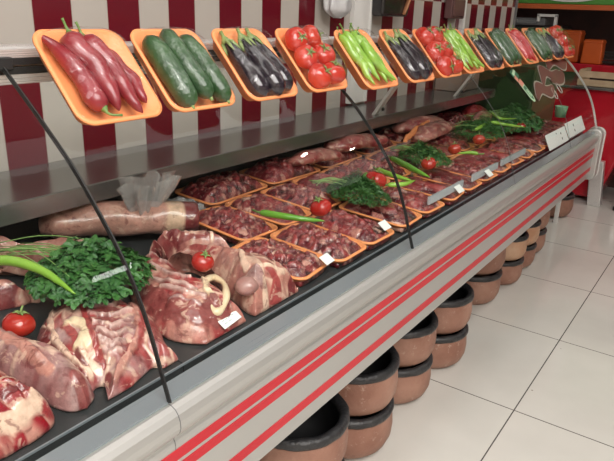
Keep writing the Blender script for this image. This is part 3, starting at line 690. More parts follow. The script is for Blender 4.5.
for i, (tx, kd) in enumerate(zip(TX, kinds)):
    tm = tray_matrix(tx, W)
    if i >= 4: tm = Matrix.Translation(vv * -.010 + Vector((-.030 if i < 10 else -.012, 0, 0))) @ tm @ Matrix.Scale(1.06, 4)
    t = foam_tray(W, LT, .024, 'vegetable_tray')
    t.matrix_world = tm
    tag(t, f'orange foam tray of {gl[kd]} on the curved glass, {tl[i].replace(" tray", "")}', 'tray', 'orange vegetable trays leaning on the curved glass')
    film_sheet(W-.004, LT-.004, .036 if kd != 'tomato' else .042, i*3.1, t)
    grp = f'{gl[kd]} in the {tl[i]}'
    rnd = random.Random(i*7+1)
    if kd == 'red pepper':
        key = 'rp' if i == 0 else 'rpb'
        mk = M['rpep'] if i == 0 else M['rpepb']
        spots = [(-.044, .012, -.006, .22, .017, math.pi), (-.012, .004, .000, .10, 0, 0), (.018, -.004, .001, .16, 0, 0), (.043, -.006, -.004, .26, 0, 0)]
        for k, (x, y, z, rz, b, fl) in enumerate(spots):
            place((key, k), lambda k=k: make_pepper('red_pepper', (.145, .140, .146, .105)[k], (.0165, .0205, .0185, .016)[k], (-.012, .008, .008, .004)[k], mk, k+i*4+1),
                  tm @ T(x, y, z, rz + fl), f'long {"dark" if i == 0 else "bright"} red pepper, {poswords[4][k]} of those in the {tl[i]}', 'pepper', grp)
    elif kd == 'cucumber':
        spots = [(-.041, -.004, .0, .06), (.002, .004, .006, .10), (.043, -.004, .001, .12)]
        for k, (x, y, z, rz) in enumerate(spots):
            place(('cu', k), lambda k=k: make_cucumber(.146, (.0215, .0195, .0205)[k], (.003, -.004, .003)[k], k+1),
                  tm @ T(x, y, z, rz), f'dark green cucumber, {poswords[3][k]} one in the {tl[i]}', 'cucumber', grp)
    elif kd == 'eggplant':
        spots = [(-.042, -.012, -.002, .10), (-.002, -.014, .006, .08), (.040, -.006, .000, .14)]
        for k, (x, y, z, rz) in enumerate(spots):
            place(('eg', k), lambda k=k: make_eggplant((.132, .136, .132)[k], (.0225, .0235, .0220)[k], .003, k+1),
                  tm @ T(x, y, z, rz), f'glossy black eggplant, {poswords[3][k]} one in the {tl[i]}', 'eggplant', grp)
    elif kd == 'tomato':
        names = ['upper left', 'upper right', 'middle left', 'middle right', 'lower left', 'lower right']
        for k in range(6):
            x = (-.032, .032)[k % 2] + rnd.uniform(-.004, .004); y = (.050, -.001, -.052)[k//2] + rnd.uniform(-.003, .003) + (.004 if k % 2 else 0)
            place(('to', k % 3), lambda k=k: make_tomato(.0300, M['tom'], k+1),
                  tm @ T(x, y, .006, rnd.uniform(0, 6), rnd.uniform(-.5, .3), rnd.uniform(-.4, .5), rnd.uniform(.93, 1.04)), f'ripe red tomato, {names[k]} of the six in the {tl[i]}', 'tomato', grp)
    else:
        spots = [(-.044, 0, -.006, .12), (-.024, .004, .004, .20), (-.004, -.002, .006, .10), (.014, .004, .004, .22), (.032, -.004, -.002, .15), (.046, -.010, -.006, .28), (.010, -.02, .014, .3)]
        nm = ['leftmost', 'second', 'third', 'fourth', 'fifth', 'rightmost', 'topmost']
        for k, (x, y, z, rz) in enumerate(spots):
            place(('gp', k), lambda k=k: make_pepper('green_pepper', (.142, .142, .150, .140, .136, .120, .125)[k], .0115, (.006, -.005, .009, .004, .008, .003, -.010)[k], M['gpep'], k+20, .018, .006),
                  tm @ T(x, y, z, rz), f'slim light green pepper, {nm[k]} of those in the {tl[i]}', 'pepper', grp)

# ------------------------------------------------------------------ large cuts of meat on the deck
PAL = dict(r=(.14, .010, .016), m=(.31, .040, .042), p=(.43, .165, .135), c=(.72, .49, .38), y=(.80, .62, .42), g=(.38, .22, .215), l=(.49, .215, .175), b=(.22, .045, .045), k=(.38, .17, .135), G=(.54, .34, .31))
def seg_d(px, py, a, b):
    ax, ay = a; bx, by = b; dx, dy = bx-ax, by-ay
    t = max(0, min(1, ((px-ax)*dx + (py-ay)*dy) / (dx*dx+dy*dy+1e-12)))
    return math.hypot(px-ax-t*dx, py-ay-t*dy)
def slab(name, key, base, mix, H, seed, label, cat='meat cut', lift=0.0, group='large cuts of lamb at the near end', mixamt=.55, chunk=0.0):
    d = MEAT[key]; cx, cy = d['c']
    O = spline([(x, y, 0) for x, y in d['o'] + d['o'][:1]], 18*len(d['o']))[:-1]
    for p_ in O: p_.y = max(p_.y, .644)
    nA = len(O); nR = 60; V = []; Fc = []; cols = []
    EO = [(p_.x, p_.y) for p_ in O[::5]]
    ES = []
    for (a, b), (a2, b2) in zip(EO, EO[1:] + EO[:1]):
        ES.append((a, b, a2-a, b2-b, 1/((a2-a)**2 + (b2-b)**2 + 1e-12)))
    def edged(x, y):
        best = 1e9
        for a, b, dx, dy, iv in ES:
            u = ((x-a)*dx + (y-b)*dy)*iv
            u = 0 if u < 0 else 1 if u > 1 else u
            q = (x-a-u*dx)**2 + (y-b-u*dy)**2
            if q < best: best = q
        return math.sqrt(best)
    dmax = max(edged(cx + (a-cx)*k/6, cy + (b-cy)*k/6) for a, b in EO[::3] for k in range(6))
    def surf(x, y, r):
        e = 0 if r >= 1 else 1 - (1 - min(1, edged(x, y)/dmax))**2.3
        z = deckz(y) + lift + H*(.12 + .88*e**.75)
        p3 = Vector((x, y, seed*.37))
        z += (noise.noise(p3*14)*.012 + noise.noise(p3*38)*.004)*e**.4
        f = .5 + .5*noise.fractal(p3*20, .8, 2.2, 4)
        col = mixc(PAL[base], PAL[mix], max(0, min(1, (f-.5)*2.2*mixamt*2 + .35)))
        f2 = noise.noise(p3*70 + Vector((3, 1, 0)))
        if f2 > .28: col = mixc(col, PAL['c'], min(.55, (f2-.28)*2.2))
        if f2 < -.30: col = mixc(col, PAL['r'], min(.5, (-.30-f2)*2))
        dv, pv = noise.voronoi(p3*21 + Vector((noise.noise(p3*17), noise.noise(p3*17+Vector((4, 4, 4))), 0))*.6)
        ve = (0 if chunk else 1) * (1 - sstep(.02, .16, dv[1]-dv[0])) * sstep(-.05, .25, noise.noise(p3*12+Vector((2, 9, 4))))
        col = mixc(col, PAL['c'], ve*.7); z += ve*.0025*e**.4 - .004*(1-sstep(0, .5, dv[1]-dv[0]))*e**.4
        if chunk:
            dd, pp = noise.voronoi(p3*chunk + Vector((noise.noise(p3*30), noise.noise(p3*30+Vector((9, 9, 9))), 0))*.3)
            edge = dd[1]-dd[0]; hsh = noise.cell(pp[0]*7.3)
            col = mixc(PAL['l'], mixc(PAL['m'], PAL['p'], hsh*.6), sstep(.02, .13, edge)); z += .004*sstep(0, .25, edge)
        for pts, wd, c, h in d['s']:
            dm = min(seg_d(x, y, pts[q], pts[q+1]) for q in range(len(pts)-1))
            wob = wd*(.78 + .5*noise.noise(p3*55 + Vector((7, 0, wd*99))))
            wgt = 1 - sstep(wob*.78, wob*1.06, dm)
            if wgt > 0:
                cc = mixc(PAL[c], PAL['p'], .12*(.5+.5*noise.noise(p3*90)))
                col = mixc(col, cc, wgt*.96); z += h*wgt
        return z, col
    z, c = surf(cx, cy, 0); V.append((cx, cy, z)); cols.append(c)
    for j in range(1, nR+1):
        r = (j/nR)**.8
        for k in range(nA):
            x = cx + (O[k].x-cx)*r; y = cy + (O[k].y-cy)*r
            jt = noise.noise(Vector((O[k].x*26, O[k].y*26, seed)))*.012*r
            x += (O[k].x-cx)*jt; y += (O[k].y-cy)*jt
            z, c = surf(x, y, r); V.append((x, max(y, .641), z)); cols.append(c)
    # tuck the edge under
    last = V[-nA:]; lc = cols[-nA:]
    for rr, zz in ((.995, .35), (.95, 0.0)):
        for k in range(nA):
            x, y, z = last[k]
            V.append((cx + (x-cx)*rr, cy + (y-cy)*rr, lerp(deckz(y) + .002 + lift*(1 if zz == 0 else 1), z, zz))); cols.append(lc[k])
    for k in range(nA): Fc.append((0, 1+k, 1+(k+1) % nA))
    for j in range(nR+1):
        a = 1 + j*nA
        for k in range(nA): Fc.append((a+k, a+nA+k, a+nA+(k+1) % nA, a+(k+1) % nA))
    Fc.append(tuple(1 + (nR+1)*nA + k for k in range(nA)))
    # common origin at the piece's base
    Vl = [(x-cx, y-cy, z-deckz(cy)) for x, y, z in V]
    o = mesh(name, Vl, [f[::-1] for f in Fc] if False else Fc, M['meat'], None, True, cols)
    o.location = (cx, cy, deckz(cy))
    tag(o, label, cat, group)
    return o
slab('meat_flank', 'flank', 'l', 'k', .060, 3, 'pale beige-pink sheet of lamb flank lying behind the parsley', lift=.005)
slab('lamb_breast', 'breast', 'p', 'l', .056, 7, 'pink cut of meat at the left edge under the long green pepper')
RIBS = slab('lamb_ribs', 'ribs', 'm', 'l', .064, 11, 'rib section with an ivory round bone ring, white price card at its front')
slab('lamb_shoulder', 'fold', 'l', 'b', .075, 29, 'mottled beige and red shoulder piece behind the leg and the small tomato', lift=.0)
HAUNCH = slab('lamb_haunch', 'leg', 'p', 'k', .078, 13, 'bulky leg of lamb with cream fat beside the first meat tray')
slab('lamb_rib_rack', 'rack', 'm', 'g', .060, 17, 'rack of lamb with bare striped ribs and cream fat in front of the parsley')
slab('lamb_neck', 'neck', 'm', 'p', .085, 19, 'sawn neck piece with a cream fat edge in the near left corner', chunk=38)
slab('lamb_shank', 'shank', 'g', 'b', .060, 23, 'smooth greyish pink shank muscle between the neck piece and the rib rack', mixamt=.2)

# ------------------------------------------------------------------ trays of cut meat
def heap(w, l, h, style, seed):
    nx, ny = 56, 84; V = []; Fc = []; cols = []
    fq = dict(cubes=78, chunks=52, slices=34)[style]
    for j in range(ny+1):
        for i in range(nx+1):
            u = -1+2*i/nx; v = -1+2*j/ny
            x = u*(w/2)*(1-.08*v*v); y = v*(l/2)*(1-.06*u*u)
            e = max(0, (1-abs(u)**4)*(1-abs(v)**4))
            p = Vector((x, y*(.55 if style == 'slices' else 1), seed*1.3))
            q = p*fq + Vector((noise.noise(p*40), noise.noise(p*40+Vector((8, 3, 1))), 0))*.55
            dd, pp = noise.voronoi(q)
            edge = dd[1]-dd[0]; hs = noise.cell(pp[0]*5.7+Vector((.3, .3, .3))); hs2 = noise.cell(pp[0]*9.1+Vector((1.3, .3, .7)))
            z = h*e**.5 + e*(.007*(hs-.5) + .004*sstep(0, .4, edge)*(1 if style != 'slices' else .6) + noise.noise(p*25)*.006)
            g = mixc(PAL['r'], PAL['m'], .1 + hs*.9)
            if hs2 > .89: g = mixc(PAL['l'], PAL['p'], hs)
            elif hs2 > .83: g = mixc(PAL['c'], PAL['l'], .45)
            f = noise.noise(p*75 + Vector((0, 5, 0)))
            if f > .33: g = mixc(g, PAL['l'], min(.7, (f-.33)*3.2))
            g = mixc(g, PAL['r'], .3*(1-sstep(0, .12, edge)))  # shade of the gaps between chunks mixed into the colour
            V.append((x, y, z-.018 if e > 0 else -.02)); cols.append(g)
    for j in range(ny):
        for i in range(nx):
            a = j*(nx+1)+i; Fc.append((a, a+1, a+nx+2, a+nx+1))
    n0 = len(V); V.append((0, 0, -.021)); cols.append(PAL['r'])
    bd = [i for i in range(nx+1)] + [j*(nx+1)+nx for j in range(1, ny+1)] + [ny*(nx+1)+i for i in range(nx-1, -1, -1)] + [j*(nx+1) for j in range(ny-1, 0, -1)]
    for a, b in zip(bd, bd[1:]+bd[:1]): Fc.append((b, a, n0))
    return mesh('meat_heap', V, Fc, M['cubes'], None, True, cols)
heaps = {}
tray_src = {}
def meat_tray(x, y, w_, l_, style, var, ph, rz, tlabel, group, tilt=0.0, dz=0.0, film=True, h=.025):
    key = (w_, l_)
    mtx = Matrix.Translation((x, y, deckz(y) + .0245 + dz)) @ Matrix.Rotation(tilt, 4, 'X') @ Matrix.Rotation(rz, 4, 'Z')
    if key not in tray_src:
        t = foam_tray(w_, l_, .020, 'meat_tray'); tray_src[key] = t
        film_sheet(w_-.004, l_-.004, h-.002, 4.4, t)
    else: t = copy_tree(tray_src[key])
    t.matrix_world = mtx
    tag(t, f'orange foam tray of meat, {tlabel}', 'tray', group)
    hk = (w_, l_, style, var)
    if hk not in heaps: hp = heap(w_-.010, l_-.010, h+.010, style, var*3.7+len(style)); heaps[hk] = hp
    else: hp = heaps[hk].copy(); C.objects.link(hp)
    hp.matrix_world = mtx @ (Matrix.Rotation(math.pi if ph % 2 else 0, 4, 'Z'))
    kind = dict(cubes='diced red meat', chunks='chunky meat pieces', slices='sliced red meat')[style]
    tag(hp, f'heap of {kind}, {tlabel}', 'meat', group.replace('trays', 'heaps of meat'), 'stuff')
nth = ['first', 'second', 'third', 'fourth', 'fifth', 'sixth', 'seventh', 'eighth', 'ninth', 'tenth', 'eleventh', 'twelfth', 'thirteenth', 'fourteenth', 'fifteenth', 'sixteenth', 'seventeenth']
front = [.990, 1.130, 1.268, 1.430, 1.580, 1.735, 1.885, 2.035, 2.185, 2.335, 2.485, 2.635, 2.785, 2.935, 3.085, 3.235]
for i, x in enumerate(front):
    st = ['cubes', 'cubes', 'chunks'][i % 3] if i < 3 else ['slices', 'chunks', 'slices'][i % 3]
    meat_tray(x, .737 if i else .748, .134, .205, st, i % 4, i, [.10, .02, -.02, .04, -.03][i % 5], f'{nth[i]} from the left in the front row', 'meat trays in the front row', tilt=.075)
mid = [1.065, 1.205, 1.350, 1.495, 1.640, 1.785, 1.930, 2.075, 2.220, 2.365, 2.510, 2.655, 2.800, 2.945, 3.090, 3.235]
for i, x in enumerate(mid):
    st = ['cubes', 'chunks', 'cubes', 'slices', 'chunks'][i % 5]
    meat_tray(x, .945, .134, .205, st, (i+2) % 4, i+1, [-.03, .05, .0][i % 3], f'{nth[i]} from the left in the middle row', 'meat trays in the middle row', tilt=.075, dz=.001)
for i, x in enumerate([1.235, 1.50, 1.77, 2.04, 2.31, 2.58, 2.85, 3.12]):
    st = ['cubes', 'chunks', 'slices'][i % 3]
    meat_tray(x, 1.128, .150, .250, st, i % 3, i, math.pi/2 + [.03, -.04, .02][i % 3], f'{nth[i]} from the left in the back row', 'meat trays in the back row', tilt=.075, dz=.001, h=.036)

# loose joints of meat lying over the far trays
def joint(name, pts, r, flat, base, mix, seed, label, group='meat joints lying on the far trays'):
    P = spline(pts, 26); o0 = Vector(P[0])
    mb = MB().tube([p - o0 for p in P], [r*x for x in prof([(0, .25), (.06, .7), (.3, 1), (.7, .92), (.94, .66), (1, .2)], 26)], 22, flat)
    cols = []
    for v in mb.V:
        v += Vector((noise.noise(v*26+Vector((seed, 0, 0))), noise.noise(v*26+Vector((0, seed, 0))), noise.noise(v*26+Vector((0, 0, seed)))))*.008
        f = .5+.5*noise.fractal(v*24+Vector((seed, seed, 0)), .8, 2.2, 4)
        c = mixc(PAL[base], PAL[mix], max(0, min(1, (f-.5)*2.4+.4)))
        f2 = noise.noise(v*60+Vector((seed, 2, 0)))
        if f2 > .25: c = mixc(c, PAL['c'], min(.7, (f2-.25)*3))
        cols.append(c)
    o = mb.build(name, M['meat'], smooth=True, cols=cols); o.location = o0
    return tag(o, label, 'meat cut', group)
P_ = spline([(.705, 1.165, .80), (.80, 1.10, .805), (.90, 1.025, .800), (.972, .965, .795)], 40); o0 = P_[0].copy()
mb = MB().tube([p - o0 for p in P_], [x*.047 for x in prof([(0, .5), (.08, .85), (.3, 1), (.7, .95), (.97, .90), (1, .80)], 40)], 40, .82)
cols = []
for iv, v in enumerate(mb.V):
    tt = (iv // 40) / 39
    v += Vector((noise.noise(v*16), noise.noise(v*16+Vector((4, 1, 0))), noise.noise(v*16+Vector((0, 4, 7)))))*.007
    f = .5+.5*noise.fractal(v*18, .8, 2.2, 4)
    c = mixc(PAL['l'], PAL['k'], max(0, min(1, (f-.5)*2+.25)))
    if tt < .86: c = mixc(c, (.56, .33, .26), .45)
    low = math.sin(2*math.pi*(iv % 40)/40)
    if tt > .88: c = mixc(c, PAL['r'], .9)
    elif tt > .74: c = mixc(c, PAL['y'], .5)
    cols.append(c)
o = mb.build('lamb_loin', M['meat'], smooth=True, cols=cols); o.location = o0
tag(o, 'long pale pink lamb loin with a dark red cut end, lying behind the parsley', 'meat cut', 'large cuts of lamb at the near end')
# bone ring on the ribs, knuckle on the haunch
rl = RIBS.location
RING = [(.780, .738, .052), (.752, .730, .057), (.722, .702, .054), (.704, .676, .046), (.704, .662, .040), (.720, .662, .041), (.750, .680, .048), (.775, .708, .051)]
KX, KY = .800, .672
HAUNCH.scale = (1.12, 1.0, .95); HAUNCH.location.x += .020
def ontop(x, y, dz): return Vector((x, y, deckz(y) + dz)) - rl
ringp = [ontop(x, y, dz) for x, y, dz in RING]
rp = spline(ringp + ringp[:1], 40)
MB().tube(rp, [.0068 + .0014*math.sin(k*.7) for k in range(40)], 12, .8).build('bone_ring', mat('ivory_bone', (.66, .49, .31), .35, coat=.4, var=(.74, .58, .40), vscale=40), RIBS, smooth=True)['label'] = 'ivory bone ring'
kb = MB().lathe([(.0215*math.sin(math.pi*k/16)+1e-5, -.0185*math.cos(math.pi*k/16)) for k in range(17)], 26)
for v in kb.V: v += Vector((noise.noise(v*60), noise.noise(v*60+Vector((3, 3, 0))), 0))*.003
kb.build('knuckle', mat('silver_skin', (.40, .22, .20), .25, coat=.6, var=(.32, .13, .12), vscale=30), HAUNCH, smooth=True, xf=Matrix.Translation(Vector((KX, KY, deckz(KY) + .055)) - HAUNCH.location))['label'] = 'greyish pink rounded knuckle'
joint('meat_joint', [(1.72, 1.11, .815), (1.85, 1.07, .825), (1.98, 1.02, .82)], .042, .6, 'm', 'p', 2, 'lumpy pink and red joint at the back, just left of the white glass bracket')
joint('meat_joint', [(2.20, 1.10, .815), (2.36, 1.06, .83), (2.52, 1.04, .82)], .046, .6, 'p', 'm', 5, 'pale pink joint at the back below the white glass bracket')
joint('meat_joint', [(2.16, .99, .80), (2.30, .97, .825), (2.46, .98, .81)], .050, .6, 'b', 'p', 8, 'brownish joint lying beyond the second dill bunch')
joint('meat_joint', [(1.50, 1.10, .81), (1.60, 1.06, .82), (1.69, 1.03, .81)], .036, .6, 'm', 'l', 9, 'red and white joint at the back behind the first dill bunch')
joint('meat_joint', [(2.62, .93, .80), (2.74, .94, .82), (2.84, .99, .81)], .045, .6, 'm', 'p', 12, 'red joint beside the far heap of mince')
bar_ = joint('orange_foam_wedge', [(2.02, .97, .815), (2.20, 1.01, .825), (2.40, 1.035, .84)], .010, 1.4, 'm', 'm', 14, 'upturned orange edge of an empty foam tray between the far joints')
bar_.data.materials[0] = M['foam']; bar_['category'] = 'tray'
# mince heap
mh = MB()
for i in range(15):
    ph = math.pi/2*i/14
    for k in range(40):
        th = 2*math.pi*k/40; v = Vector((.085*math.cos(ph)*math.cos(th), .055*math.cos(ph)*math.sin(th), .05*math.sin(ph)))
        v += Vector((noise.noise(v*90), noise.noise(v*90+Vector((4, 0, 0))), noise.noise(v*90+Vector((0, 4, 0)))))*.007
        mh.V.append(v)
for i in range(14):
    for k in range(40): mh.F.append((i*40+k, i*40+(k+1) % 40, (i+1)*40+(k+1) % 40, (i+1)*40+k))
mh.F.append(tuple(range(39, -1, -1))); mh.F.append(tuple(14*40+k for k in range(40)))
o = mh.build('mince_heap', mat('mince', (.30, .010, .016), .3, coat=.5, var=(.42, .05, .05), vscale=70, bump=.5, bscale=120), smooth=True)
o.location = (3.02, 1.08, .785); tag(o, 'heap of bright dark red mince at the far back beyond the ledge bracket', 'minced meat', kind='stuff')

# ------------------------------------------------------------------ herbs
def herb(name, c, ax, ay, az, rz, n, leaf, size, m, stems, label, seed, group='bunches of fresh herbs on the meat'):
    """a dome of small leaves on a sheaf of stems; stems = (root end, spread, count)"""
    rnd = random.Random(seed)
    root = empty(name, (c[0], c[1], c[2]), label, 'herbs', group)
    V = []; Fc = []
    ca, sa = math.cos(rz), math.sin(rz)
    for i in range(n):
        u = rnd.gauss(0, .48); v = rnd.gauss(0, .48)
        rr = math.hypot(u, v)
        if rr > 1: u /= rr*1.02; v /= rr*1.02; rr = 1
        z = az*(1-rr**2)*rnd.uniform(.35, 1.0) + rnd.uniform(-.004, .006)
        z *= 1 + .5*noise.noise(Vector((u*2.5+seed, v*2.5, 0)))
        x, y = u*ax, v*ay
        p = Vector((x*ca - y*sa, x*sa + y*ca, z))
        nrm = Vector((u*.6 + rnd.gauss(0, .45), v*.6 + rnd.gauss(0, .45), 1)).normalized()
        t = nrm.orthogonal().normalized(); t = (Matrix.Rotation(rnd.uniform(0, 6.28), 3, nrm) @ t); b = nrm.cross(t)
        s = size*rnd.uniform(.65, 1.25)
        if leaf == 'parsley':
            for an, sc in ((0, 1.0), (1.05, .8), (-1.05, .8)):
                d = t*math.cos(an) + b*math.sin(an); e = nrm.cross(d)
                k = len(V); L_ = s*sc
                V += [p, p + d*L_*.45 + e*L_*.30 + nrm*L_*.06, p + d*L_*.62 + nrm*(-.02*L_), p + d*L_*.45 - e*L_*.30 + nrm*L_*.06, p + d*L_*.85 + e*L_*.24, p + d*L_ - nrm*L_*.12, p + d*L_*.85 - e*L_*.24]
                Fc += [(k, k+3, k+2), (k, k+2, k+1), (k+1, k+2, k+5, k+4), (k+2, k+3, k+6, k+5)]
        else:
            for q in range(4):
                an = (q-1.5)*.5; d = t*math.cos(an) + b*math.sin(an) + nrm*rnd.uniform(-.1, .35); e = nrm.cross(d)
                k = len(V); L_ = s*rnd.uniform(.7, 1.1); base = p + t*s*.25*q*.4
                V += [base, base + d*L_*.5 + e*L_*.11, base + d*L_, base + d*L_*.5 - e*L_*.11]
                Fc += [(k, k+3, k+2, k+1)]
    lf = mesh('leaves', V, Fc, m, root, smooth=False); lf['kind'] = 'stuff'
    sx, sy, sz, spread, cnt = stems
    st = MB(); d0 = Vector((sx-c[0], sy-c[1], sz-c[2]))
    for i in range(cnt):
        e = d0 + Vector((rnd.gauss(0, spread), rnd.gauss(0, spread), rnd.uniform(-.004, .010)))
        a = Vector((rnd.gauss(0, ax*.3), rnd.gauss(0, ay*.3), az*rnd.uniform(.2, .8)))
        mid_ = (a+e)*.5 + Vector((rnd.gauss(0, .008), rnd.gauss(0, .008), .012))
        st.tube(spline([a, mid_, e], 8), rnd.uniform(.0007, .0012), 5)
    st.build('stems', M['stem'], root, smooth=True)['kind'] = 'stuff'
    return root
herb('parsley_bunch', (.612, .872, .803), .098, .110, .050, -.5, 1150, 'parsley', .0155, M['leaf'], (.555, 1.06, .812, .016, 16), 'large bunch of flat parsley over the rib rack, under the first glass joint', 3)
herb('dill_bunch', (1.415, .80, .783), .062, .100, .050, -.25, 3400, 'dill', .0095, M['leafd'], (1.38, .915, .800, .010, 9), 'dark green dill bunch in the middle of the case beside the second small tomato', 5)
herb('dill_bunch', (1.90, .83, .795), .062, .100, .045, -.3, 2200, 'dill', .0105, M['leafd'], (1.90, .955, .810, .010, 12), 'dill bunch with pale stems just beyond the second glass joint', 7)
herb('dill_bunch', (2.48, .86, .80), .10, .100, .055, 0, 2000, 'dill', .0125, M['leafd'], (2.42, .97, .81, .010, 7), 'dill bunch behind the light green pepper near the far end', 9)
herb('parsley_bunch', (2.86, .83, .795), .20, .115, .070, 0, 1500, 'parsley', .019, M['leaf'], (2.70, .98, .82, .02, 14), 'wide loose spread of leafy green herbs at the far end of the case', 11)

# ------------------------------------------------------------------ loose vegetables on the meat
tomA = make_tomato(.0215, M['tomd'], 3, 'small_tomato')
spots = [((.456, .845, .775), 1.15, 'small red tomato at the left edge between the breast and the rib rack'),
         ((.762, .748, .808), 1.0, 'small red tomato resting on the ribs beside the leg of lamb'),
         ((1.205, .783, .800), 1.25, 'small red tomato on the diced meat left of the first dill bunch'),
         ((1.485, .787, .812), 1.42, 'small red tomato circled by a curled green pepper right of the first dill bunch'),
         ((1.803, .772, .805), 1.1, 'small red tomato in front of the second dill bunch'),
         ((2.075, .797, .805), 1.1, 'small red tomato at the far end of the second dill bunch'),
         ((2.31, .795, .805), 1.15, 'small red tomato under the light green pepper near the far end'),
         ((2.755, .770, .805), .95, 'small orange-red tomato among the far leafy herbs')]
for i, (p, s, lab) in enumerate(spots):
    o = tomA if i == 0 else copy_tree(tomA)
    o.location = p; o.scale = (s, s, s); o.rotation_euler = (.3*math.sin(i*2), .3*math.cos(i*3), i)
    tag(o, lab, 'tomato', 'small tomatoes decorating the meat')
def long_pepper(pts, r, m, label, seed, stalk_at_start=True):
    P = spline(pts, 26); o0 = Vector(P[0])
    rad = [x*r for x in prof([(0, .4), (.04, .85), (.15, 1), (.5, .9), (.8, .6), (.95, .28), (1, .08)], 26)]
    mb = MB().tube([p-o0 for p in P], rad, 14)
    for v in mb.V: v += Vector((noise.noise(v*45+Vector((seed, 0, 0))), noise.noise(v*45+Vector((0, seed, 0))), 0))*.0012
    o = mb.build('green_pepper', m, smooth=True); o.location = o0
    d = (P[0]-P[2]).normalized()
    MB().tube([d*-.003, d*.008, d*.022 + Vector((0, 0, .004))], [r*.5, .0026, .0026], 8).build('stalk', M['pstem'], o, smooth=True)
    return tag(o, label, 'pepper', 'loose green peppers decorating the meat')
long_pepper([(.497, 1.01, .825), (.515, .945, .836), (.527, .875, .832), (.532, .803, .812)], .0095, M['gpep'], 'long light green pepper at the left edge lying along the parsley stems', 1)
long_pepper([(1.078, .868, .800), (1.086, .825, .801), (1.112, .770, .797), (1.150, .735, .790)], .0085, M['gpepd'], 'green pepper lying on the diced meat trays left of the third small tomato', 2)
long_pepper([(1.810, .910, .800), (1.742, .828, .804), (1.697, .762, .802), (1.667, .705, .798)], .0110, M['gpepd'], 'thick green pepper at the second glass joint, in front of the second dill bunch', 3)
long_pepper([(1.640, .868, .800), (1.597, .790, .803), (1.592, .722, .798)], .0085, M['gpep'], 'light green pepper between the curled pepper and the thick green one', 4)
long_pepper([(1.50, .757, .800), (1.53, .722, .803), (1.605, .722, .799)], .0070, M['gpep'], 'short light green pepper right of the tomato circled by a pepper', 5)
long_pepper([(1.535, .845, .806), (1.515, .838, .812), (1.440, .808, .806), (1.392, .755, .800), (1.405, .728, .798)], .0065, M['gpep'], 'thin curled light green pepper round the left side of the fourth small tomato', 6)
long_pepper([(2.105, .722, .795), (2.095, .745, .797), (2.06, .778, .795)], .0070, M['gpep'], 'short light green pepper beside the far small tomato', 7)
long_pepper([(2.36, .835, .830), (2.53, .832, .838), (2.56, .776, .834), (2.63, .715, .822)], .0080, M['gpep'], 'light green pepper lying on the far dill near the price cards', 8)
long_pepper([(2.66, .875, .860), (2.60, .815, .850), (2.72, .780, .840)], .0065, M['gpep'], 'curved light green pepper hooked over the far herbs', 9)

# crumpled clear bags behind the loin
def bag(c, w_, l_, h, seed, label):
    V = []; Fc = []; n = 34
    for j in range(n+1):
        for i in range(n+1):
            u = -1+2*i/n; v = -1+2*j/n
            e = (1-abs(u)**2.5)*(1-abs(v)**2.5)
            p = Vector((u*2.2+seed, v*2.2, seed))
            z = h*e*(.62 + .45*noise.noise(p*1.3) + .22*abs(noise.noise(p*2.6))) + .006*noise.noise(p*8)
            rk = 1 + .22*noise.noise(p*1.8 + Vector((5, 5, 5)))
            V.append((u*w_*rk, v*l_*rk + .02*u*u*noise.noise(p), max(z, 0)))
    for j in range(n):
        for i in range(n):
            a = j*(n+1)+i; Fc.append((a, a+1, a+n+2, a+n+1))
    o = mesh('clear_plastic_bag', V, Fc, M['bagfilm'], None, True); o.location = c
    o.modifiers.new('solid', 'SOLIDIFY').thickness = .0004
    return tag(o, label, 'plastic bag', 'crumpled clear bags at the back of the case')
def fan_bag(c, label):
    V = []; Fc = []; n = 24; seg = 72; rnd = random.Random(4)
    for j in range(n+1):
        t_ = j/n
        for k in range(seg):
            th = 2*math.pi*k/seg
            pl = 1 + (.10 + .34*t_)*math.sin(9*th + 1.2*math.sin(3*th)) + .22*t_*noise.noise(Vector((3*math.cos(th), 3*math.sin(th), t_*2)))
            r_ = (.011 + .040*t_**.8)*pl
            hz_ = .098*t_*(1 + .22*noise.noise(Vector((2.5*math.cos(th), 2.5*math.sin(th), 7.0))))
            V.append((r_*math.cos(th)*1.15 + .012*t_, r_*math.sin(th)*.75 - .010*t_, hz_))
    for j in range(n):
        for k in range(seg): Fc.append((j*seg+k, j*seg+(k+1) % seg, (j+1)*seg+(k+1) % seg, (j+1)*seg+k))
    Fc.append(tuple(range(seg-1, -1, -1)))
    o = mesh('clear_plastic_bag', V, Fc, M['bagfilm'], None, True); o.location = c
    o.modifiers.new('solid', 'SOLIDIFY').thickness = .0004
    return tag(o, label, 'plastic bag', 'crumpled clear bags at the back of the case')
fan_bag((.872, 1.030, .790), 'crumpled clear plastic bag with a flared pleated mouth standing behind the pale loin')
bag((1.05, 1.10, .758), .060, .055, .045, 5.1, 'flat crumpled clear plastic film between the loin end and the first back tray')

# ------------------------------------------------------------------ price cards
def card(c, w_, h_, rz, tilt, label, name='price_card', lines=3, marks=None, group='small white price cards on the meat'):
    o = MB().box((-w_/2, -h_/2, -.0008), (w_/2, h_/2, .0008)).build(name, M['paper'], bevel=.0005)
    o.matrix_world = Matrix.Translation(c) @ Matrix.Rotation(tilt, 4, 'X') @ Matrix.Rotation(rz, 4, 'Z')
    if lines:
        mb = MB()
        for k in range(lines):
            y = h_*(.26 - .24*k); x = -w_*.36
            rnd = random.Random(k+lines)
            while x < w_*(.30 - .1*k):
                dx = rnd.uniform(.004, .010); mb.box((x, y-.0009, .0008), (x+dx, y+.0009, .0011)); x += dx + .003
        mb.build('faint_print', M['ink'], o)
    if marks:
        mb = MB()
        for x, y, r in marks: mb.tube([(x, y, .0007), (x, y, .0013)], r, 12)
        mb.build('dark_mark', M['inkd'], o)
    return tag(o, label, 'price card', group)
card((.722, .650, .742), .048, .026, .10, .62, 'white price card with faint print at the front of the ribs')
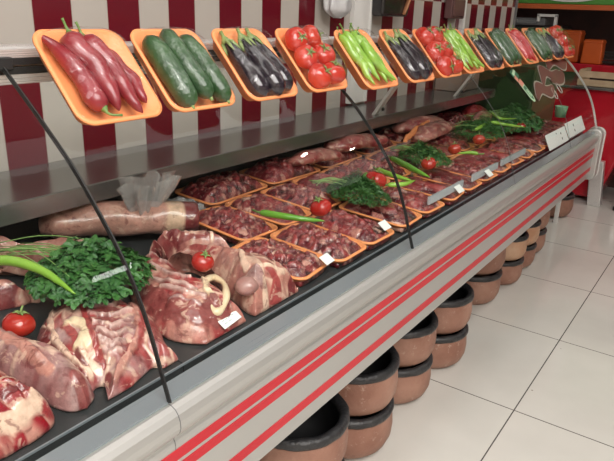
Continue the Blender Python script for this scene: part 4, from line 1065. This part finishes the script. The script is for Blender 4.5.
card((1.027, .646, .757), .032, .024, .05, .55, 'white price card on the first tray of diced meat', lines=0)
card((1.290, .650, .762), .034, .026, .0, .62, 'white price card on the third front tray beside the second glass joint', lines=0)
card((1.745, .642, .760), .042, .028, .0, .7, 'white price card on a front tray below the second dill bunch', lines=0)
card((2.000, .640, .760), .040, .026, .0, .7, 'white price card at the front below the far small tomato', lines=0)
card((2.865, .636, .755), .325, .068, .0, 1.12, 'wide white price card with small dark dots, nearer of the two at the far end', lines=0, marks=[(.07, .012, .006), (.07, -.012, .006), (.0, .02, .004)], group='wide white cards at the far end')
card((3.205, .638, .762), .335, .072, .0, 1.12, 'wide white price card with two dark dots, farther of the two at the far end', lines=0, marks=[(-.03, .012, .007), (-.03, -.014, .007)], group='wide white cards at the far end')
for i, (x0_, x1_) in enumerate(((1.55, 1.80), (1.88, 2.12), (2.16, 2.44))):  # narrow pale strips set along the front trays
    o = MB().box((x0_, .650, .752), (x1_, .656, .774)).build('pale_front_strip', mat('pale_glossy', (.46, .47, .50), .12, coat=.5, var=(.36, .36, .40), vscale=9))
    o.rotation_euler = (0, 0, 0)
    tag(o, ['pale strip on the front trays, nearest of three', 'pale strip on the front trays, middle of three', 'pale strip on the front trays, farthest of three'][i], 'price rail', 'pale strips along the front trays')

# green cup
o = MB().lathe([(.0, .0), (.024, .0), (.030, .05), (.031, .052), (.028, .052), (.022, .004), (0, .004)], 28).build('green_cup', M['cup'], smooth=True)
o.location = (3.20, .715, .80); tag(o, 'small pale green plastic cup standing near the far end of the case', 'cup')
# green pick tag hanging over the glass
tg = empty('brand_tag', tuple(on_glass(2.45, .62, .014)), 'green and salmon product tag with a pointed tip hanging on the outside of the glass', 'tag')
a = on_glass(2.46, .69, .014); b = on_glass(2.50, .46, .014)
tg.location = a
d = (b-a); Lg = d.length; d.normalize(); sd = Vector((1, 0, 0)); sd = (sd - d*sd.dot(d)).normalized(); up = sd.cross(d)
tmx = Matrix(((sd.x, d.x, up.x, 0), (sd.y, d.y, up.y, 0), (sd.z, d.z, up.z, 0), (0, 0, 0, 1)))
sgn = 1 if (tmx.to_3x3() @ Vector((0, 0, 1))).y < 0 else -1
def tagpart(name, pts, z0, z1, m, par):
    n = len(pts); V = [(x, y, z0*sgn) for x, y in pts] + [(x, y, z1*sgn) for x, y in pts]
    Fc = [(i, (i+1) % n, n+(i+1) % n, n+i) for i in range(n)] + [tuple(range(n-1, -1, -1)), tuple(range(n, 2*n))]
    return MB().add(V, Fc).build(name, m, par, xf=tmx)
pl = tagpart('pointed_plate', [(-.020, .045), (.020, .045), (.022, Lg*.82), (.012, Lg*.97), (0, Lg), (-.012, Lg*.97), (-.022, Lg*.82)], 0, .002, M['tagw'], tg)
tagpart('green_panel', [(-.015, .07), (.015, .07), (.016, Lg*.82), (0, Lg*.94), (-.016, Lg*.82)], .002, .0026, M['tagg'], pl)
tagpart('salmon_band', [(-.021, .04), (.021, .04), (.021, .066), (-.021, .066)], .002, .0028, M['tagp'], pl)
for k in range(4):
    y = .085 + k*(Lg*.82-.085)/4
    tagpart('letter', [(-.010, y), (.010, y+.003), (.010, y+.009), (-.002, y+.006), (-.010, y+.011)], .0026, .0034, M['tagw'], pl)
tagpart('head_plate', [(-.034, -.01), (.03, -.014), (.036, .03), (-.030, .038)], .001, .003, M['tagg'], tg)
tagpart('head_scroll', [(-.026, .0), (.022, -.006), (.028, .006), (-.020, .014)], .003, .0038, M['tagw'], tg)
tagpart('head_patch', [(-.034, .018), (-.006, .014), (-.004, .036), (-.030, .038)], .003, .0042, M['tagp'], tg)

# ------------------------------------------------------------------ things hung on the tiled wall
def hung_bag(c, w_, h_, m, seed, name, label, cat):
    V = []; Fc = []; n = 26; seg = 30
    for j in range(n+1):
        t = j/n
        for k in range(seg):
            th = 2*math.pi*k/seg
            rw = w_/2*(.25 + .75*math.sin(min(1, t*1.25)*math.pi/2))*(1 if t < .85 else math.cos((t-.85)/.15*1.35))
            fold = 1 + .16*math.sin(th*5 + seed + 2*t) * (1-t*.4)
            x = rw*math.cos(th)*fold; y = rw*.42*math.sin(th)*fold
            V.append((x + .15*w_*noise.noise(Vector((t*3, th, seed))), y, h_*(1-t)))
    for j in range(n):
        for k in range(seg): Fc.append((j*seg+k, j*seg+(k+1) % seg, (j+1)*seg+(k+1) % seg, (j+1)*seg+k))
    Fc.append(tuple(range(seg-1, -1, -1))); Fc.append(tuple(n*seg+k for k in range(seg)))
    o = mesh(name, V, Fc, m, None, True); o.location = c
    MB().tube([(0, .0, h_), (0, .01, h_+.03), (0, .035, h_+.035)], .003, 8).build('hook', M['chrome'], o, smooth=True)
    return tag(o, label, cat)
hung_bag((1.99, 1.255, 1.225), .14, .22, M['plastic'], 1.0, 'hanging_plastic_bags', 'white plastic bags hanging on the striped wall above the fourth and fifth trays', 'plastic bag')
hb = MB().prism_y([(-.115, 0), (.10, .0), (.115, .03), (.11, .12), (.09, .22), (-.08, .24), (-.12, .14)], -.028, .028).build('black_bag', M['blackbag'], bevel=.012)
hb.location = (2.40, 1.26, 1.235); tag(hb, 'black and brown bag with a tan strap hanging on the striped wall', 'bag')
mbb = MB().tube([(-.07, -.03, .13), (.0, -.042, .09), (.06, -.035, .12), (.07, -.03, .19)], [.02, .034, .032, .018], 16, .6)
mbb.build('brown_flap', M['brownbag'], hb, smooth=True)
MB().tube(spline([(.055, -.03, .01), (.085, -.034, .07), (.10, -.03, .15), (.085, -.02, .26)], 14), .011, 10, .5).build('strap', M['strap'], hb, smooth=True)
bx = MB().box((-.085, -.02, 0), (.085, .02, .10)).build('wall_box', mat('brown_box_paint', (.10, .045, .045), .35, var=(.13, .06, .06)), bevel=.006)
bx.location = (3.13, 1.285, 1.232); tag(bx, 'small brown box mounted on the striped wall left of the white trim', 'box')
MB().box((-.07, -.026, .012), (.07, -.019, .088)).build('cover', mat('brown_box_cover', (.14, .07, .065), .25, var=(.11, .05, .05)), bx, bevel=.002)

# ------------------------------------------------------------------ red counter and dark kitchen beyond
rc = empty('red_counter', (4.9, .3, 0), 'glossy red service counter beyond the far end of the case, on steel legs', 'counter')
RX = Matrix.Translation((-4.9, -.3, 0))
MB().prism_x([(-1.0, .36), (.62, .36), (.72, .03), (1.25, .03), (1.25, .80), (-1.0, .80)], 4.75, 5.20).build('body', M['cred'], rc, xf=RX, bevel=.02)
MB().box((4.70, -1.02, .795), (5.22, 1.27, .815)).build('worktop', M['steel'], rc, xf=RX, bevel=.004)
MB().box((4.08, .80, .34), (4.76, 1.0, .60)).build('side_bay', M['cred'], rc, xf=RX, bevel=.02)
MB().box((4.08, .82, 0), (4.105, .845, .345)).build('white_leg', M['white'], rc, xf=RX, bevel=.003)
for y_ in (-.9, .56):
    lg = MB().tube([(4.66, y_, .03), (4.66, y_, .27)], .022, 16).build('leg', M['chrome'], rc, xf=RX, smooth=True)
    MB().lathe([(.0, 0), (.028, 0), (.028, .02), (.018, .035), (0, .035)], 20, (4.66, y_, 0)).build('foot', M['black'], lg, xf=RX, smooth=True)
MB().box((4.70, -.98, .10), (4.74, .50, .26)).build('lower_panel', M['cred'], rc, xf=RX)
wb = MB().add([(4.66, .67, .0), (4.66, .76, .0), (4.72, .76, .0), (4.72, .67, .0), (4.62, .695, .33), (4.62, .785, .33), (4.68, .785, .33), (4.68, .695, .33)], [(0,1,2,3), (7,6,5,4), (0,4,5,1), (1,5,6,2), (2,6,7,3), (3,7,4,0)]).build('steel_duct', M['chrome'], bevel=.006)
tag(wb, 'leaning stainless steel duct on the floor beyond the end cap of the case', 'duct')

bc = empty('back_counter', (5.5, .6, 0), 'dark kitchen counter with a red front edge under the green sign', 'counter')
BX = Matrix.Translation((-5.5, -.6, 0))
MB().box((5.32, -1.4, 0), (6.2, 2.0, .86)).build('body', M['darkbrown'], bc, xf=BX)
MB().box((5.26, -1.4, .862), (6.2, 2.0, .93)).build('red_front_edge', M['cred'], bc, xf=BX, bevel=.008)
for y_ in (1.02, .90, .80, .66, .52):
    o = MB().box((5.22, y_-.03, .845), (5.27, y_+.03, .862)).build('edge_lamp', mat('lamp_glass', (.75, .68, .50), .3), bc, xf=BX, bevel=.004)
gr = empty('grill_rack', (5.45, .7, .93), 'low black slatted rack on the dark back counter', 'rack')
gx = Matrix.Translation((-5.45, -.7, -.93))
for k in range(4):
    MB().box((5.34+.03*k, -.6, .945+.022*k), (5.40+.03*k, 1.05, .955+.022*k)).build('slat', M['black'], gr, xf=gx)
for y_ in (-.55, 1.0):
    MB().box((5.40, y_-.01, .93), (5.46, y_+.01, 1.02)).build('support', M['black'], gr, xf=gx)
MB().box((5.42, .55, 1.035), (5.50, .82, 1.06)).build('tray_top', M['wood'], gr, xf=gx)
def orange_box(c, w_, d_, h_, label):
    o = MB().prism_x([(-w_/2, 0), (w_/2, 0), (w_/2*.92, h_), (-w_/2*.92, h_)], -d_/2, d_/2).build('orange_crate', M['orange'], bevel=.012)
    MB().box((-d_/2-.004, -w_/2*.95, h_*.86), (d_/2+.004, w_/2*.95, h_*.93)).build('rim', M['orange'], o, bevel=.003)
    o.location = c; return tag(o, label, 'box', 'orange boxes on the back counter')
orange_box((5.42, 1.22, .93), .17, .14, .24, 'tall orange box on the back counter behind the last vegetable tray')
orange_box((5.34, 1.03, .93), .15, .12, .18, 'shorter orange box on the back counter, nearer the right edge')
cr = empty('wooden_crate', (4.88, .80, .815), 'pale wooden slatted crate on the red counter', 'crate')
cx_ = Matrix.Translation((-4.88, -.80, -.815))
for k in range(2):
    MB().box((4.72, .66, .820+.055*k), (4.735, .98, .862+.055*k)).build('slat', M['wood'], cr, xf=cx_)
for y_ in (.67, .965):
    MB().box((4.735, y_-.012, .815), (4.98, y_+.012, .925)).build('post', M['wood'], cr, xf=cx_)
MB().box((4.735, .66, .816), (4.98, .98, .824)).build('base', M['wood'], cr, xf=cx_)
hc = MB().box((-.14, -.14, 0), (.14, .14, .055)).build('grey_appliance', M['grey'], bevel=.008)
hc.location = (5.35, 1.53, 1.195); tag(hc, 'flat grey appliance on the shelf under the green sign', 'appliance')
MB().box((-.145, -.08, .015), (-.138, .08, .04)).build('front_strip', M['steel'], hc)
sh = MB().box((5.26, 1.30, 1.165), (5.70, 2.0, 1.193)).box((5.66, 1.94, .93), (5.70, 2.0, 1.17)).box((5.28, 1.94, .93), (5.32, 2.0, 1.17)).build('dark_shelf', M['dark'])
tag(sh, 'dark shelf standing on the back counter under the grey appliance', 'shelf')
wf = MB().box((-.02, -.075, 0), (.02, -.055, .11)).box((-.02, .055, .06), (.02, .075, .11)).box((-.02, -.075, .095), (.02, .075, .115)).build('white_frame', M['white'], bevel=.003)
wf.location = (5.20, 1.375, 1.165); tag(wf, 'small white bracket frame beside the grey appliance', 'frame')
sg = MB().box((5.18, -1.4, 1.355), (5.26, 1.66, 1.95)).build('sign_board', M['board'], bevel=.004)
sg['label'] = 'green sign board with a white oval over the dark kitchen opening'; sg['category'] = 'sign'
MB().box((5.165, -1.4, 1.318), (5.27, 1.66, 1.353)).build('orange_edge', M['brightorange'], sg)
ov = []
for k in range(48):
    a_ = 2*math.pi*k/48; ov.append((1.23+.30*math.cos(a_), 1.475+.105*math.sin(a_)))
MB().prism_x(ov, 5.172, 5.180).build('white_oval', M['white'], sg)
MB().prism_x([(1.23+(y-1.23)*.72, 1.485+(z-1.475)*.62) for y, z in ov], 5.166, 5.172).build('grey_oval', mat('sign_oval_grey', (.40, .36, .36), .4, var=(.48, .42, .40)), sg)

gc_ = MB().box((-.27, -.165, .02), (.27, .165, 1.0)).build('olive_reflection_block', mat('dark_olive_reflection', (.030, .050, .020), .35, var=(.045, .065, .028)), bevel=.008)  # added block standing in for the olive reflection in the far glass
gc_.location = (3.78, 1.115, 0); tag(gc_, 'added dark olive green block for the reflection beyond the far end of the case', 'added block')
MB().box((-.25, -.17, .55), (.25, -.164, .97)).build('block_front', mat('olive_reflection_front', (.038, .062, .024), .3, var=(.03, .05, .02)), gc_, bevel=.003)
MB().box((-.26, -.16, 0), (.26, .16, .02)).build('block_base', M['black'], gc_)
bb_ = MB().box((-.12, -.07, 0), (.12, .07, .12)).build('beige_box', mat('beige_card', (.30, .24, .20), .6, var=(.26, .21, .18)), bevel=.004)
bb_.location = (3.12, 1.225, .891); tag(bb_, 'small beige box on the far end of the steel ledge', 'box')
MB().box((-.121, -.071, .085), (.121, .071, .121)).build('lid', mat('beige_card_lid', (.36, .29, .25), .6, var=(.33, .26, .22)), bb_, bevel=.003)
